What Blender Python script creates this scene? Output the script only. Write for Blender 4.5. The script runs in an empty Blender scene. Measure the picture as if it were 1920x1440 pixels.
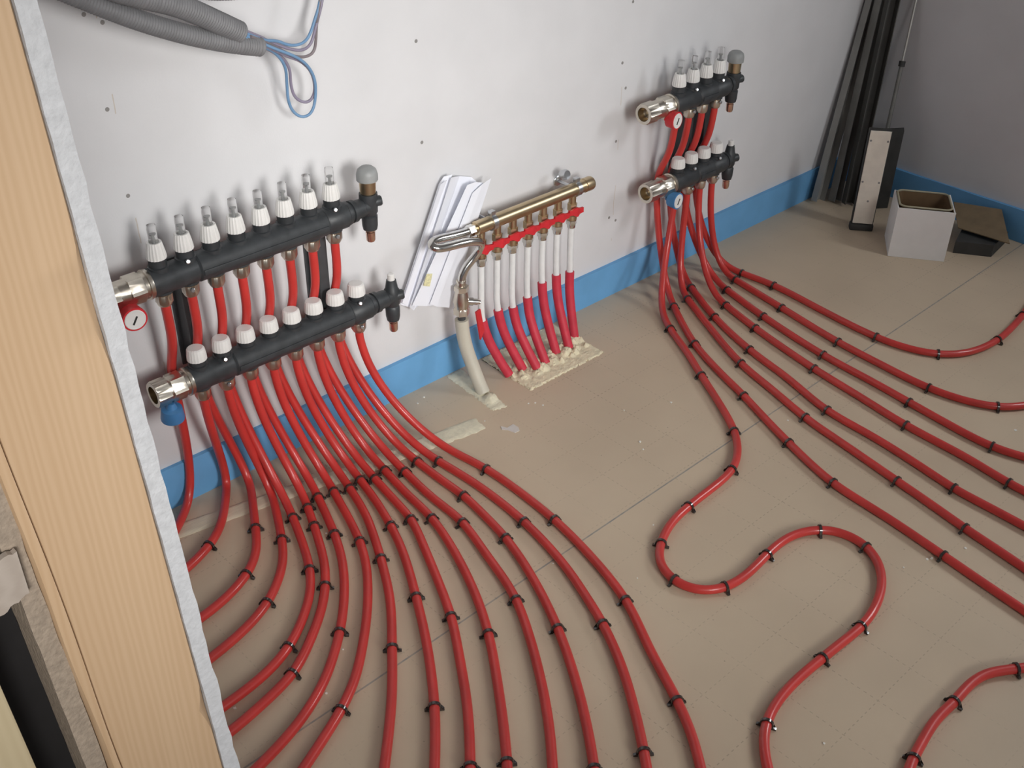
import bpy, bmesh, math, random
from mathutils import Vector, Matrix

# ------------------------------------------------------------------ camera, light, exposure
SC = bpy.context.scene
COL = SC.collection
CAM_LOCATION = (-0.3761, -1.6633, 1.4305)
CAM_AXES = ((0.728011, -0.685438, 0.013178), (0.376013, 0.415292, 0.82834), (-0.573248, -0.598086, 0.560071))
CAM_LENS_PX = 2095.79

cam_data = bpy.data.cameras.new('camera')
cam_data.sensor_fit = 'HORIZONTAL'
cam_data.sensor_width = 36.0
cam_data.lens = CAM_LENS_PX / 1920 * 36.0
cam_data.clip_start = 0.02
cam = bpy.data.objects.new('camera', cam_data)
COL.objects.link(cam)
_r, _u, _b = CAM_AXES
cam.matrix_world = Matrix(((_r[0], _u[0], _b[0], CAM_LOCATION[0]), (_r[1], _u[1], _b[1], CAM_LOCATION[1]),
                           (_r[2], _u[2], _b[2], CAM_LOCATION[2]), (0, 0, 0, 1)))
SC.camera = cam

SC.view_settings.view_transform = 'Standard'
SC.view_settings.look = 'None'
SC.view_settings.exposure = 0.0
SC.view_settings.gamma = 1.0
SC.view_settings.use_curve_mapping = False

world = bpy.data.worlds.new('daylight')
SC.world = world
world.use_nodes = True
world.node_tree.nodes['Background'].inputs[0].default_value = (0.80, 0.88, 1.0, 1)
world.node_tree.nodes['Background'].inputs[1].default_value = 0.12

def area_light(name, loc, target, sx, sy, power, colour, spread=180):
    d = bpy.data.lights.new(name, 'AREA')
    d.shape = 'RECTANGLE'; d.size = sx; d.size_y = sy; d.energy = power; d.color = colour; d.spread = math.radians(spread)   # narrow spread shapes the falloff
    o = bpy.data.objects.new(name, d); COL.objects.link(o)
    o.location = loc
    o.rotation_euler = (Vector(target) - Vector(loc)).to_track_quat('-Z', 'Y').to_euler()
    return o
# daylight through the window opposite the manifolds
area_light('window_daylight', (0.40, -2.75, 1.30), (0.96, 0.0, 0.56), 0.65, 0.85, 6.3, (1.0, 0.98, 0.95), 60)
# second window, in the right-hand wall beyond the edge of the photograph
area_light('side_window_daylight', (2.64, -1.55, 1.15), (0.6, -1.0, 0.3), 0.55, 0.65, 17.0, (0.95, 0.98, 1.0))

# added fill behind the camera, aimed at the sawn end of the partition
area_light('partition_fill', (-0.95, -2.50, 1.55), (-0.20, -1.0, 0.98), 0.6, 0.6, 2.3, (1.0, 0.97, 0.92), 45)

# ------------------------------------------------------------------ traced data (metres, floor plan x / y)
FLOOR_RUNS = {
    'P1': ([(0.3051,-0.0448),(0.2586,-0.0872),(0.2028,-0.1191)], []),
    'P2': ([(0.3963,-0.0476),(0.3392,-0.1241),(0.2918,-0.1596),(0.2401,-0.1819),(0.1692,-0.2001)], [2]),
    'P3': ([(0.4334,-0.0815),(0.382,-0.1755),(0.3487,-0.2332),(0.303,-0.2714),(0.2456,-0.2969),(0.1927,-0.3094),(0.1358,-0.3158)], [1,3]),
    'P4': ([(0.4487,-0.1393),(0.3999,-0.2385),(0.3729,-0.2844),(0.3341,-0.3239),(0.288,-0.3587),(0.2253,-0.3848),(0.1573,-0.4001),(0.0925,-0.41)], [1,4]),
    'P5': ([(0.4552,-0.1882),(0.4208,-0.2795),(0.3952,-0.3352),(0.3661,-0.3805),(0.3129,-0.4316),(0.2576,-0.47),(0.2021,-0.4911),(0.1193,-0.5025),(0.0466,-0.5073)], [0,2,5]),
    'P6': ([(0.4937,-0.1826),(0.4683,-0.2441),(0.4434,-0.3002),(0.4191,-0.3496),(0.388,-0.3934),(0.357,-0.4291),(0.2961,-0.4795),(0.2367,-0.5198),(0.1621,-0.5405),(0.099,-0.5529),(0.0259,-0.5592)], [0,1,4,7]),
    'P7': ([(0.5261,-0.1704),(0.4842,-0.2873),(0.4521,-0.3568),(0.4045,-0.4284),(0.3462,-0.4958),(0.295,-0.5424),(0.2544,-0.574),(0.1764,-0.6131),(0.0933,-0.637),(0.035,-0.6499)], [0,1,4]),
    'P8': ([(0.5592,-0.1761),(0.5083,-0.3336),(0.4776,-0.3955),(0.4327,-0.4596),(0.3917,-0.5091),(0.3538,-0.5488),(0.3037,-0.5967),(0.2509,-0.6324),(0.1921,-0.6619),(0.1444,-0.6841),(0.095,-0.7054)], [0,1,7]),
    'P9': ([(0.5876,-0.1907),(0.5626,-0.2799),(0.5335,-0.3466),(0.5047,-0.405),(0.4537,-0.4967),(0.3857,-0.5877),(0.3233,-0.6671),(0.2706,-0.7247),(0.232,-0.765),(0.191,-0.8063)], [0,3,5]),
    'P10': ([(0.6188,-0.1825),(0.5988,-0.2698),(0.5772,-0.3394),(0.5539,-0.4012),(0.518,-0.4739),(0.4901,-0.5247),(0.4369,-0.6169),(0.3618,-0.7273),(0.3206,-0.7777),(0.2874,-0.8161),(0.2482,-0.8592)], [0,2,5,7]),
    'P11': ([(0.6423,-0.1993),(0.6301,-0.272),(0.6172,-0.353),(0.5854,-0.43),(0.5412,-0.5283),(0.5075,-0.5983),(0.4547,-0.6814),(0.3949,-0.7693),(0.3263,-0.8532),(0.2883,-0.8962)], [0,2,5,8]),
    'P12': ([(0.6736,-0.1904),(0.6585,-0.2868),(0.6484,-0.3794),(0.6209,-0.4724),(0.5763,-0.5822),(0.5276,-0.6724),(0.4696,-0.7569),(0.4062,-0.8429),(0.3709,-0.8866),(0.3295,-0.9343)], [0,2,5,8]),
    'P13': ([(0.7008,-0.2222),(0.6883,-0.3251),(0.685,-0.4233),(0.6566,-0.5247),(0.6377,-0.5928),(0.619,-0.6447),(0.5704,-0.7315),(0.5146,-0.8165),(0.4667,-0.8807),(0.4179,-0.9365),(0.3789,-0.9799)], [0,2,5]),
    'P14': ([(0.7396,-0.2123),(0.737,-0.3018),(0.7387,-0.3666),(0.7285,-0.4377),(0.7143,-0.5179),(0.6767,-0.6286),(0.6235,-0.7438),(0.5628,-0.8457),(0.5071,-0.9249),(0.464,-0.9791),(0.426,-1.0234)], [0,2,4,6,9]),
    'P15': ([(0.772,-0.2418),(0.7769,-0.3033),(0.7806,-0.3689),(0.7717,-0.5088),(0.745,-0.6384),(0.7137,-0.7262),(0.6871,-0.792),(0.6377,-0.881),(0.574,-0.9698),(0.5412,-1.0107),(0.5175,-1.0388),(0.4835,-1.0766)], [0,3,6,9]),
    'P16': ([(0.8171,-0.2586),(0.8283,-0.3336),(0.8275,-0.4431),(0.8192,-0.5438),(0.7952,-0.665),(0.7608,-0.7764),(0.6993,-0.8903),(0.6531,-0.9853),(0.6204,-1.0404),(0.5804,-1.0904),(0.5446,-1.133)], [1,3,5,7]),
    'Q1': ([(1.5597,-0.1912),(1.533,-0.2292),(1.4866,-0.3162),(1.4286,-0.4096),(1.3657,-0.5144),(1.3106,-0.5961),(1.2661,-0.6398),(1.2006,-0.6774),(1.1204,-0.6855),(1.044,-0.6891),(0.9786,-0.6978),(0.9223,-0.7202),(0.8786,-0.7511),(0.859,-0.7993),(0.8671,-0.8433),(0.8932,-0.8709),(0.919,-0.8819),(0.9909,-0.8826),(1.0407,-0.8761),(1.1156,-0.8746),(1.1728,-0.8981),(1.2013,-0.9366),(1.2009,-0.9949),(1.1674,-1.0403),(1.129,-1.067),(1.0668,-1.0889),(1.0134,-1.0967),(0.9591,-1.0934),(0.9037,-1.091),(0.8216,-1.0884),(0.7665,-1.0942),(0.7178,-1.1079),(0.6802,-1.1323),(0.654,-1.1583),(0.6254,-1.1954)], [1,3,5,7,9,11,13,16,18,20,22,26,28,31]),
    'Q2': ([(1.63,-0.1582),(1.5743,-0.2356),(1.5235,-0.3139),(1.4731,-0.4228),(1.4333,-0.5278),(1.394,-0.6191),(1.3595,-0.7046),(1.3138,-0.8412),(1.3066,-0.9112),(1.3015,-0.9737),(1.284,-1.0987),(1.2697,-1.194),(1.26,-1.2661),(1.2522,-1.3209)], [0,2,4,6,7,10]),
    'Q3': ([(1.6854,-0.1564),(1.6094,-0.2946),(1.5351,-0.445),(1.4966,-0.5709),(1.4647,-0.6699),(1.4414,-0.7942),(1.4176,-0.922),(1.4007,-1.0146),(1.3843,-1.0935),(1.3742,-1.1615),(1.3646,-1.2152),(1.3544,-1.2735)], [0,2,4,6,8]),
    'Q4': ([(1.739,-0.125),(1.6603,-0.2678),(1.6006,-0.4192),(1.5672,-0.55),(1.5229,-0.6901),(1.5132,-0.8138),(1.4929,-0.9508),(1.4802,-1.0135),(1.479,-1.0861),(1.4764,-1.163),(1.4738,-1.2285)], [0,1,2,4,7]),
    'Q5': ([(1.7332,-0.2363),(1.6929,-0.3665),(1.6455,-0.5695),(1.6247,-0.7042),(1.6035,-0.8333),(1.5942,-0.9852),(1.5789,-1.0828),(1.578,-1.1589)], [0,1,2,4,6]),
    'Q6': ([(1.7978,-0.1931),(1.7545,-0.3455),(1.7117,-0.5546),(1.6998,-0.6849),(1.6872,-0.7947),(1.6753,-0.8985),(1.6692,-0.9964),(1.6842,-1.0598),(1.7125,-1.1244)], [0,1,2,4,6]),
    'Q7': ([(1.8579,-0.1732),(1.8239,-0.3543),(1.7894,-0.5407),(1.7782,-0.6648),(1.7718,-0.7913),(1.7867,-0.8765),(1.8184,-0.9388),(1.8641,-0.9747),(1.9407,-1.0076)], [0,1,2,4,6]),
    'Q8': ([(1.8963,-0.1598),(1.9071,-0.2681),(1.8884,-0.4448),(1.8785,-0.5946),(1.889,-0.6698),(1.9202,-0.7366),(1.9794,-0.7804),(2.0852,-0.801),(2.1696,-0.7961),(2.2449,-0.787),(2.3343,-0.7694)], [0,1,3,5,7,9]),
    'R1': ([(1.1987,-1.3733),(1.1598,-1.3501),(1.1175,-1.3206),(1.0766,-1.2955),(1.039,-1.287),(0.9767,-1.2877),(0.9272,-1.2854),(0.8573,-1.2956),(0.8352,-1.2993),(0.8026,-1.3084),(0.7539,-1.3264)], [2,5,8]),
}
CONDUIT_A = [(0.2599,-0.12,1.0576),(0.2917,-0.125,1.0222),(0.3331,-0.12,0.9991),(0.4163,-0.11,0.966),(0.4787,-0.1,0.9288),(0.5276,-0.09,0.8984)]
CONDUIT_B = [(0.201,-0.1,1.0494),(0.2588,-0.1,1.0106),(0.3072,-0.1,0.9804),(0.3769,-0.095,0.9414),(0.4533,-0.09,0.9056),(0.5184,-0.085,0.8806),(0.5678,-0.08,0.8652)]
CONDUIT_C = [(0.4061,-0.09,0.9928),(0.447,-0.09,0.9767),(0.4992,-0.09,0.9631),(0.5551,-0.09,0.9575),(0.6045,-0.09,0.9614)]
WIRE_BLUE_LOOP = [(0.5289,-0.09,0.894),(0.5567,-0.085,0.8738),(0.5984,-0.07,0.8469),(0.6213,-0.06,0.8173),(0.6279,-0.05,0.7803),(0.6309,-0.045,0.7501),(0.6403,-0.045,0.7268),(0.6558,-0.05,0.7166),(0.6688,-0.055,0.7236),(0.679,-0.055,0.7461),(0.6779,-0.06,0.7809),(0.6632,-0.065,0.8095),(0.6353,-0.075,0.8333),(0.5949,-0.085,0.8565),(0.5574,-0.085,0.8787),(0.5293,-0.09,0.8973)]
WIRE_BROWN_LOOP = [(0.5653,-0.08,0.8691),(0.5955,-0.07,0.8484),(0.6197,-0.06,0.8303),(0.6331,-0.055,0.808),(0.6358,-0.05,0.7831),(0.6428,-0.045,0.7586),(0.6545,-0.045,0.7445),(0.6662,-0.05,0.7411),(0.6794,-0.05,0.7495),(0.6822,-0.052,0.7684),(0.6751,-0.055,0.7942),(0.6532,-0.062,0.8182),(0.6244,-0.068,0.8348),(0.5893,-0.078,0.8568),(0.5482,-0.085,0.884)]
WIRE_BLUE_RIGHT = [(0.5324,-0.09,0.8983),(0.5781,-0.075,0.8732),(0.612,-0.06,0.8612),(0.643,-0.05,0.8455),(0.6697,-0.05,0.8446),(0.6842,-0.05,0.858),(0.6937,-0.05,0.8759),(0.7044,-0.05,0.8961),(0.7138,-0.05,0.9251),(0.7215,-0.05,0.9584)]
WIRE_GREY_RIGHT = [(0.5338,-0.09,0.9014),(0.5767,-0.07,0.8766),(0.6094,-0.055,0.8561),(0.6423,-0.05,0.8393),(0.6675,-0.048,0.8319),(0.6847,-0.048,0.8393),(0.6944,-0.048,0.8591),(0.7057,-0.048,0.8839),(0.7175,-0.048,0.9154),(0.726,-0.048,0.9573)]
WIRE_BROWN_RIGHT = [(0.5457,-0.09,0.889),(0.5902,-0.07,0.8635),(0.6233,-0.055,0.8417),(0.6494,-0.045,0.8249),(0.679,-0.04,0.8166),(0.6938,-0.04,0.8209),(0.6987,-0.042,0.8387),(0.6999,-0.045,0.8601),(0.701,-0.05,0.8834),(0.7089,-0.05,0.9085),(0.7174,-0.05,0.9505)]
SCREWS = [(0.3216,0.0,0.9451),(0.3479,0.0,0.9284),(0.329,0.0,0.7968),(0.3354,0.0,0.6479),(0.9516,-0.0,0.7793),(0.9575,0.0,0.5753),(1.574,0.0,0.7429),(1.5521,0.0,0.6091),(1.5697,0.0,0.5463),(1.5486,0.0,0.421),(1.5422,0.0,0.2237),(1.5672,0.0,0.2084)]
WALL_SEAM = [(0.3389,0.0,0.9553),(0.3416,0.0,0.8635),(0.3422,0.0,0.8092),(1.5571,0.0,0.6666),(1.5576,0.0,0.3478),(1.5566,0.0,0.1317)]
CARDBOARD = [(2.5122, -0.4571, 0.045), (2.5272, -0.6031, 0.045), (2.644, -0.5118, 0.0788), (2.6036, -0.3877, 0.0714)]
CARD_SHADE = [(2.4505, -0.4859), (2.5071, -0.5709), (2.6176, -0.5562), (2.5917, -0.4424)]
DARK_PANEL = [(2.524, -0.1711), (2.5742, -0.2058), (2.5997, -0.1899), (2.5495, -0.1552)]
DARK_PANEL_H = 0.2420
PAPER_A = [[((0.8738,-0.012,0.2388),(0.9924,-0.008,0.4779)),((0.8805,-0.016,0.2353),(1.0007,-0.014,0.494)),((0.8972,-0.02,0.2253),(1.0171,-0.022,0.4966))],[((0.8728,-0.021,0.2469),(0.9892,-0.017,0.4807)),((0.8822,-0.025,0.2398),(0.999,-0.026,0.4902))]]
PAPER_B = [[((0.8883,-0.026,0.2327),(1.0089,-0.028,0.4939)),((0.9041,-0.02,0.216),(1.0459,-0.012,0.4815)),((0.9086,-0.022,0.223),(1.0803,-0.01,0.4685)),((0.9114,-0.026,0.2263),(1.0831,-0.022,0.4619))]]
PAPER_C = [[((0.8925,-0.03,0.2367),(1.0471,-0.034,0.4681)),((0.9283,-0.034,0.2232),(1.0692,-0.036,0.4694)),((0.9617,-0.033,0.2125),(1.0911,-0.035,0.4603))]]
PAPER_D = [[((0.934,-0.038,0.228),(1.0565,-0.04,0.4492)),((0.9522,-0.039,0.2148),(1.0833,-0.042,0.4625)),((0.9891,-0.036,0.1965),(1.1112,-0.038,0.4663))]]
YELLOW_MARK = [((0.9206,-0.0352,0.2761),(0.93,-0.0355,0.3009)),((0.9376,-0.0355,0.2686),(0.9455,-0.036,0.2968))]
CRUMBS = [(1.3006,-0.4287,0.0037),(1.1386,-0.4792,0.0042),(1.1239,-0.5011,0.0028),(1.4373,-0.6461,0.0029),(1.3437,-1.1155,0.0038),(1.2084,-1.0643,0.0024),(1.2709,-1.0866,0.0043),(1.2616,-1.082,0.0031),(1.0616,-0.2176,0.0029),(1.0736,-0.2257,0.0029),(1.081,-0.2436,0.0029),(0.8432,-0.0056,0.0037),(0.8485,-0.0216,0.0044),(0.8788,-0.0519,0.0029),(0.218,-0.4726,0.0016),(0.2534,-0.5844,0.0032),(0.1286,-0.5104,0.0042),(0.3285,-0.5265,0.0022),(0.9565,-0.6734,0.0019),(0.738,-0.6182,0.0024),(1.7764,-1.0019,0.0043),(0.3216,-0.7684,0.0015),(0.4776,-0.2043,0.0026),(1.1996,-0.3787,0.0022),(0.9447,-0.2016,0.0022),(0.6932,-0.4432,0.0019),(0.8235,-0.7497,0.0018),(0.9052,-0.0422,0.003),(0.4788,-0.2679,0.0025),(0.7628,-1.1889,0.0026)]
SCRAP = [(0.9572, -0.2394), (0.9634, -0.253), (0.9822, -0.2515), (0.9827, -0.2678), (0.9764, -0.2778), (0.9643, -0.2772), (0.959, -0.2594), (0.951, -0.2495)]


# ------------------------------------------------------------------ materials
def new_mat(name):
    m = bpy.data.materials.new(name); m.use_nodes = True
    return m, m.node_tree.nodes, m.node_tree.links, m.node_tree.nodes['Principled BSDF']

def mat(name, col, rough=0.5, metal=0.0, var=0.08, scale=30.0, bump=0.0, bscale=None, coat=0.0, trans=0.0, spec=0.5, stretch=(1, 1, 1)):
    m, N, L, P = new_mat(name)
    tc = N.new('ShaderNodeTexCoord'); mp = N.new('ShaderNodeMapping'); mp.inputs['Scale'].default_value = stretch
    L.new(tc.outputs['Object'], mp.inputs['Vector'])
    nz = N.new('ShaderNodeTexNoise'); nz.inputs['Scale'].default_value = scale; nz.inputs['Detail'].default_value = 5
    L.new(mp.outputs['Vector'], nz.inputs['Vector'])
    rp = N.new('ShaderNodeValToRGB')
    rp.color_ramp.elements[0].position = 0.3; rp.color_ramp.elements[1].position = 0.7
    rp.color_ramp.elements[0].color = tuple(c * (1 - var) for c in col) + (1,)
    rp.color_ramp.elements[1].color = tuple(min(1, c * (1 + var)) for c in col) + (1,)
    L.new(nz.outputs['Fac'], rp.inputs['Fac']); L.new(rp.outputs['Color'], P.inputs['Base Color'])
    P.inputs['Roughness'].default_value = rough; P.inputs['Metallic'].default_value = metal
    P.inputs['Coat Weight'].default_value = coat; P.inputs['Coat Roughness'].default_value = 0.08
    P.inputs['Transmission Weight'].default_value = trans; P.inputs['Specular IOR Level'].default_value = spec
    if bump:
        n2 = N.new('ShaderNodeTexNoise'); n2.inputs['Scale'].default_value = bscale or scale * 3; n2.inputs['Detail'].default_value = 4
        L.new(mp.outputs['Vector'], n2.inputs['Vector'])
        b = N.new('ShaderNodeBump'); b.inputs['Strength'].default_value = bump; b.inputs['Distance'].default_value = 0.003
        L.new(n2.outputs['Fac'], b.inputs['Height']); L.new(b.outputs['Normal'], P.inputs['Normal'])
    return m

M = {}
M['plaster'] = mat('plasterboard_paper', (0.70, 0.70, 0.715), 0.85, var=0.03, scale=8, bump=0.06, bscale=300)
M['plaster_edge'] = mat('cut_gypsum', (0.57, 0.58, 0.605), 0.9, var=0.08, scale=120, bump=0.4, bscale=260)
M['blue_foam'] = mat('blue_edge_foam', (0.150, 0.395, 0.70), 0.65, var=0.07, scale=12, bump=0.1, bscale=90)
M['pipe_red'] = mat('red_pex', (0.565, 0.040, 0.034), 0.40, var=0.10, scale=18, coat=0.30)
M['sleeve_red'] = mat('red_sleeve', (0.60, 0.035, 0.065), 0.55, var=0.10, scale=40)
M['clip_black'] = mat('black_nylon', (0.038, 0.031, 0.028), 0.14, var=0.2, scale=60, spec=0.9)
M['black'] = mat('black_polyamide', (0.036, 0.040, 0.044), 0.45, var=0.25, scale=50, bump=0.05)
M['white_plastic'] = mat('white_plastic', (0.80, 0.79, 0.77), 0.40, var=0.03, scale=40)
M['nickel'] = mat('nickel_plated_brass', (0.64, 0.59, 0.51), 0.30, metal=1.0, var=0.10, scale=25)
M['chrome'] = mat('chromed_tube', (0.66, 0.65, 0.62), 0.17, metal=1.0, var=0.06, scale=25)
M['brass'] = mat('brass', (0.60, 0.48, 0.31), 0.34, metal=1.0, var=0.12, scale=25)
M['copper'] = mat('copper', (0.78, 0.54, 0.43), 0.28, metal=1.0, var=0.10, scale=30)
M['steel'] = mat('zinc_steel', (0.62, 0.64, 0.66), 0.28, metal=1.0, var=0.08, scale=30)
M['bracket'] = mat('dark_bracket_steel', (0.055, 0.058, 0.062), 0.55, var=0.15, scale=40)
M['grey_cap'] = mat('grey_cap', (0.30, 0.31, 0.31), 0.45, var=0.08, scale=40)
M['red_plastic'] = mat('red_plastic', (0.60, 0.025, 0.035), 0.42, var=0.08, scale=40)
M['blue_plastic'] = mat('blue_plastic', (0.06, 0.21, 0.45), 0.42, var=0.08, scale=40)
M['pointer'] = mat('pointer_black', (0.03, 0.03, 0.03), 0.5)
M['pipe_white'] = mat('white_multilayer_pipe', (0.80, 0.81, 0.81), 0.40, var=0.04, scale=60)
M['pipe_beige'] = mat('beige_conduit', (0.58, 0.55, 0.46), 0.50, var=0.05, scale=30)
M['conduit'] = mat('grey_corrugated', (0.205, 0.205, 0.215), 0.6, var=0.08, scale=40)
M['wire_blue'] = mat('blue_wire', (0.17, 0.31, 0.50), 0.5)
M['wire_brown'] = mat('brown_wire', (0.22, 0.19, 0.20), 0.45)
M['wire_grey'] = mat('mauve_wire', (0.27, 0.24, 0.32), 0.45)
M['paper'] = mat('paper', (0.84, 0.86, 0.93), 0.75, var=0.015, scale=20)
M['note'] = mat('yellow_ink', (0.74, 0.70, 0.42), 0.8, var=0.2, scale=300)
M['foam'] = mat('pu_foam', (0.80, 0.72, 0.52), 0.85, var=0.12, scale=60, bump=0.6, bscale=120)
M['filler'] = mat('cream_filler', (0.74, 0.69, 0.53), 0.9, var=0.10, scale=70, bump=0.5, bscale=180)
M['wood_strip'] = mat('pale_wood_strip', (0.66, 0.58, 0.44), 0.75, var=0.08, scale=20, stretch=(2, 25, 25))
M['void'] = mat('gap_shade_black', (0.012, 0.011, 0.012), 0.95, var=0.2)
M['particle'] = mat('particleboard_edge', (0.34, 0.275, 0.215), 0.9, var=0.14, scale=160, bump=0.6, bscale=220)
M['carton_white'] = mat('white_carton', (0.86, 0.85, 0.84), 0.6, var=0.03, scale=20)
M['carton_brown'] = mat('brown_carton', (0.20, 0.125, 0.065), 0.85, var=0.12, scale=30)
M['carton_tan'] = mat('tan_carton', (0.20, 0.145, 0.085), 0.85, var=0.12, scale=30)
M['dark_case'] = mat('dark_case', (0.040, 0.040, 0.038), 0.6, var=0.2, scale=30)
M['pale_rim'] = mat('pale_rim', (0.42, 0.38, 0.26), 0.5)
M['cream_plate'] = mat('cream_plate', (0.84, 0.77, 0.67), 0.55, var=0.06, scale=30)
M['dark_steel'] = mat('dull_galvanised', (0.20, 0.20, 0.185), 0.5, metal=0.2, var=0.18, scale=14)
M['shade_grey'] = mat('shade_band_grey', (0.29, 0.29, 0.275), 0.55, metal=0.1, var=0.12, scale=10)
M['black_steel'] = mat('blackened_steel', (0.075, 0.075, 0.068), 0.6, var=0.2, scale=14)
M['rod_light'] = mat('bare_aluminium', (0.55, 0.54, 0.50), 0.35, metal=0.6)
M['crumb'] = mat('plaster_crumb', (0.80, 0.78, 0.72), 0.9)
M['scrap'] = mat('clear_scrap', (0.66, 0.62, 0.58), 0.35)
M['screw'] = mat('drywall_screw', (0.27, 0.26, 0.25), 0.6)

def clear_plastic():
    m, N, L, P = new_mat('clear_sight_glass')
    P.inputs['Base Color'].default_value = (0.97, 0.97, 0.97, 1)
    P.inputs['Roughness'].default_value = 0.08
    P.inputs['Transmission Weight'].default_value = 0.92
    P.inputs['IOR'].default_value = 1.10
    return m
M['clear'] = clear_plastic()

def wood(name, c1, c2, stretch, scale):
    m, N, L, P = new_mat(name)
    tc = N.new('ShaderNodeTexCoord'); mp = N.new('ShaderNodeMapping'); mp.inputs['Scale'].default_value = stretch
    L.new(tc.outputs['Object'], mp.inputs['Vector'])
    wv = N.new('ShaderNodeTexWave'); wv.wave_type = 'BANDS'; wv.bands_direction = 'X'
    wv.inputs['Scale'].default_value = scale; wv.inputs['Distortion'].default_value = 7.0
    wv.inputs['Detail'].default_value = 4; wv.inputs['Detail Scale'].default_value = 1.2
    L.new(mp.outputs['Vector'], wv.inputs['Vector'])
    nz = N.new('ShaderNodeTexNoise'); nz.inputs['Scale'].default_value = 9; nz.inputs['Detail'].default_value = 6
    L.new(mp.outputs['Vector'], nz.inputs['Vector'])
    mx = N.new('ShaderNodeMath'); mx.operation = 'MULTIPLY_ADD'; mx.inputs[1].default_value = 0.22
    L.new(wv.outputs['Fac'], mx.inputs[0])
    m2 = N.new('ShaderNodeMath'); m2.operation = 'MULTIPLY'; m2.inputs[1].default_value = 0.78
    L.new(nz.outputs['Fac'], m2.inputs[0]); L.new(m2.outputs[0], mx.inputs[2])
    rp = N.new('ShaderNodeValToRGB')
    rp.color_ramp.elements[0].position = 0.25; rp.color_ramp.elements[1].position = 0.75
    rp.color_ramp.elements[0].color = c1 + (1,); rp.color_ramp.elements[1].color = c2 + (1,)
    L.new(mx.outputs[0], rp.inputs['Fac']); L.new(rp.outputs['Color'], P.inputs['Base Color'])
    P.inputs['Roughness'].default_value = 0.65
    return m
M['pine'] = wood('pine', (0.515, 0.345, 0.205), (0.605, 0.430, 0.275), (1.0, 1.0, 0.05), 55.0)
M['pine_pale'] = wood('pale_pine', (0.50, 0.41, 0.26), (0.56, 0.47, 0.31), (1.0, 1.0, 0.08), 40.0)
M['pine_end'] = wood('sawn_end', (0.36, 0.30, 0.255), (0.47, 0.41, 0.36), (0.3, 1.0, 1.0), 60.0)

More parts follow.
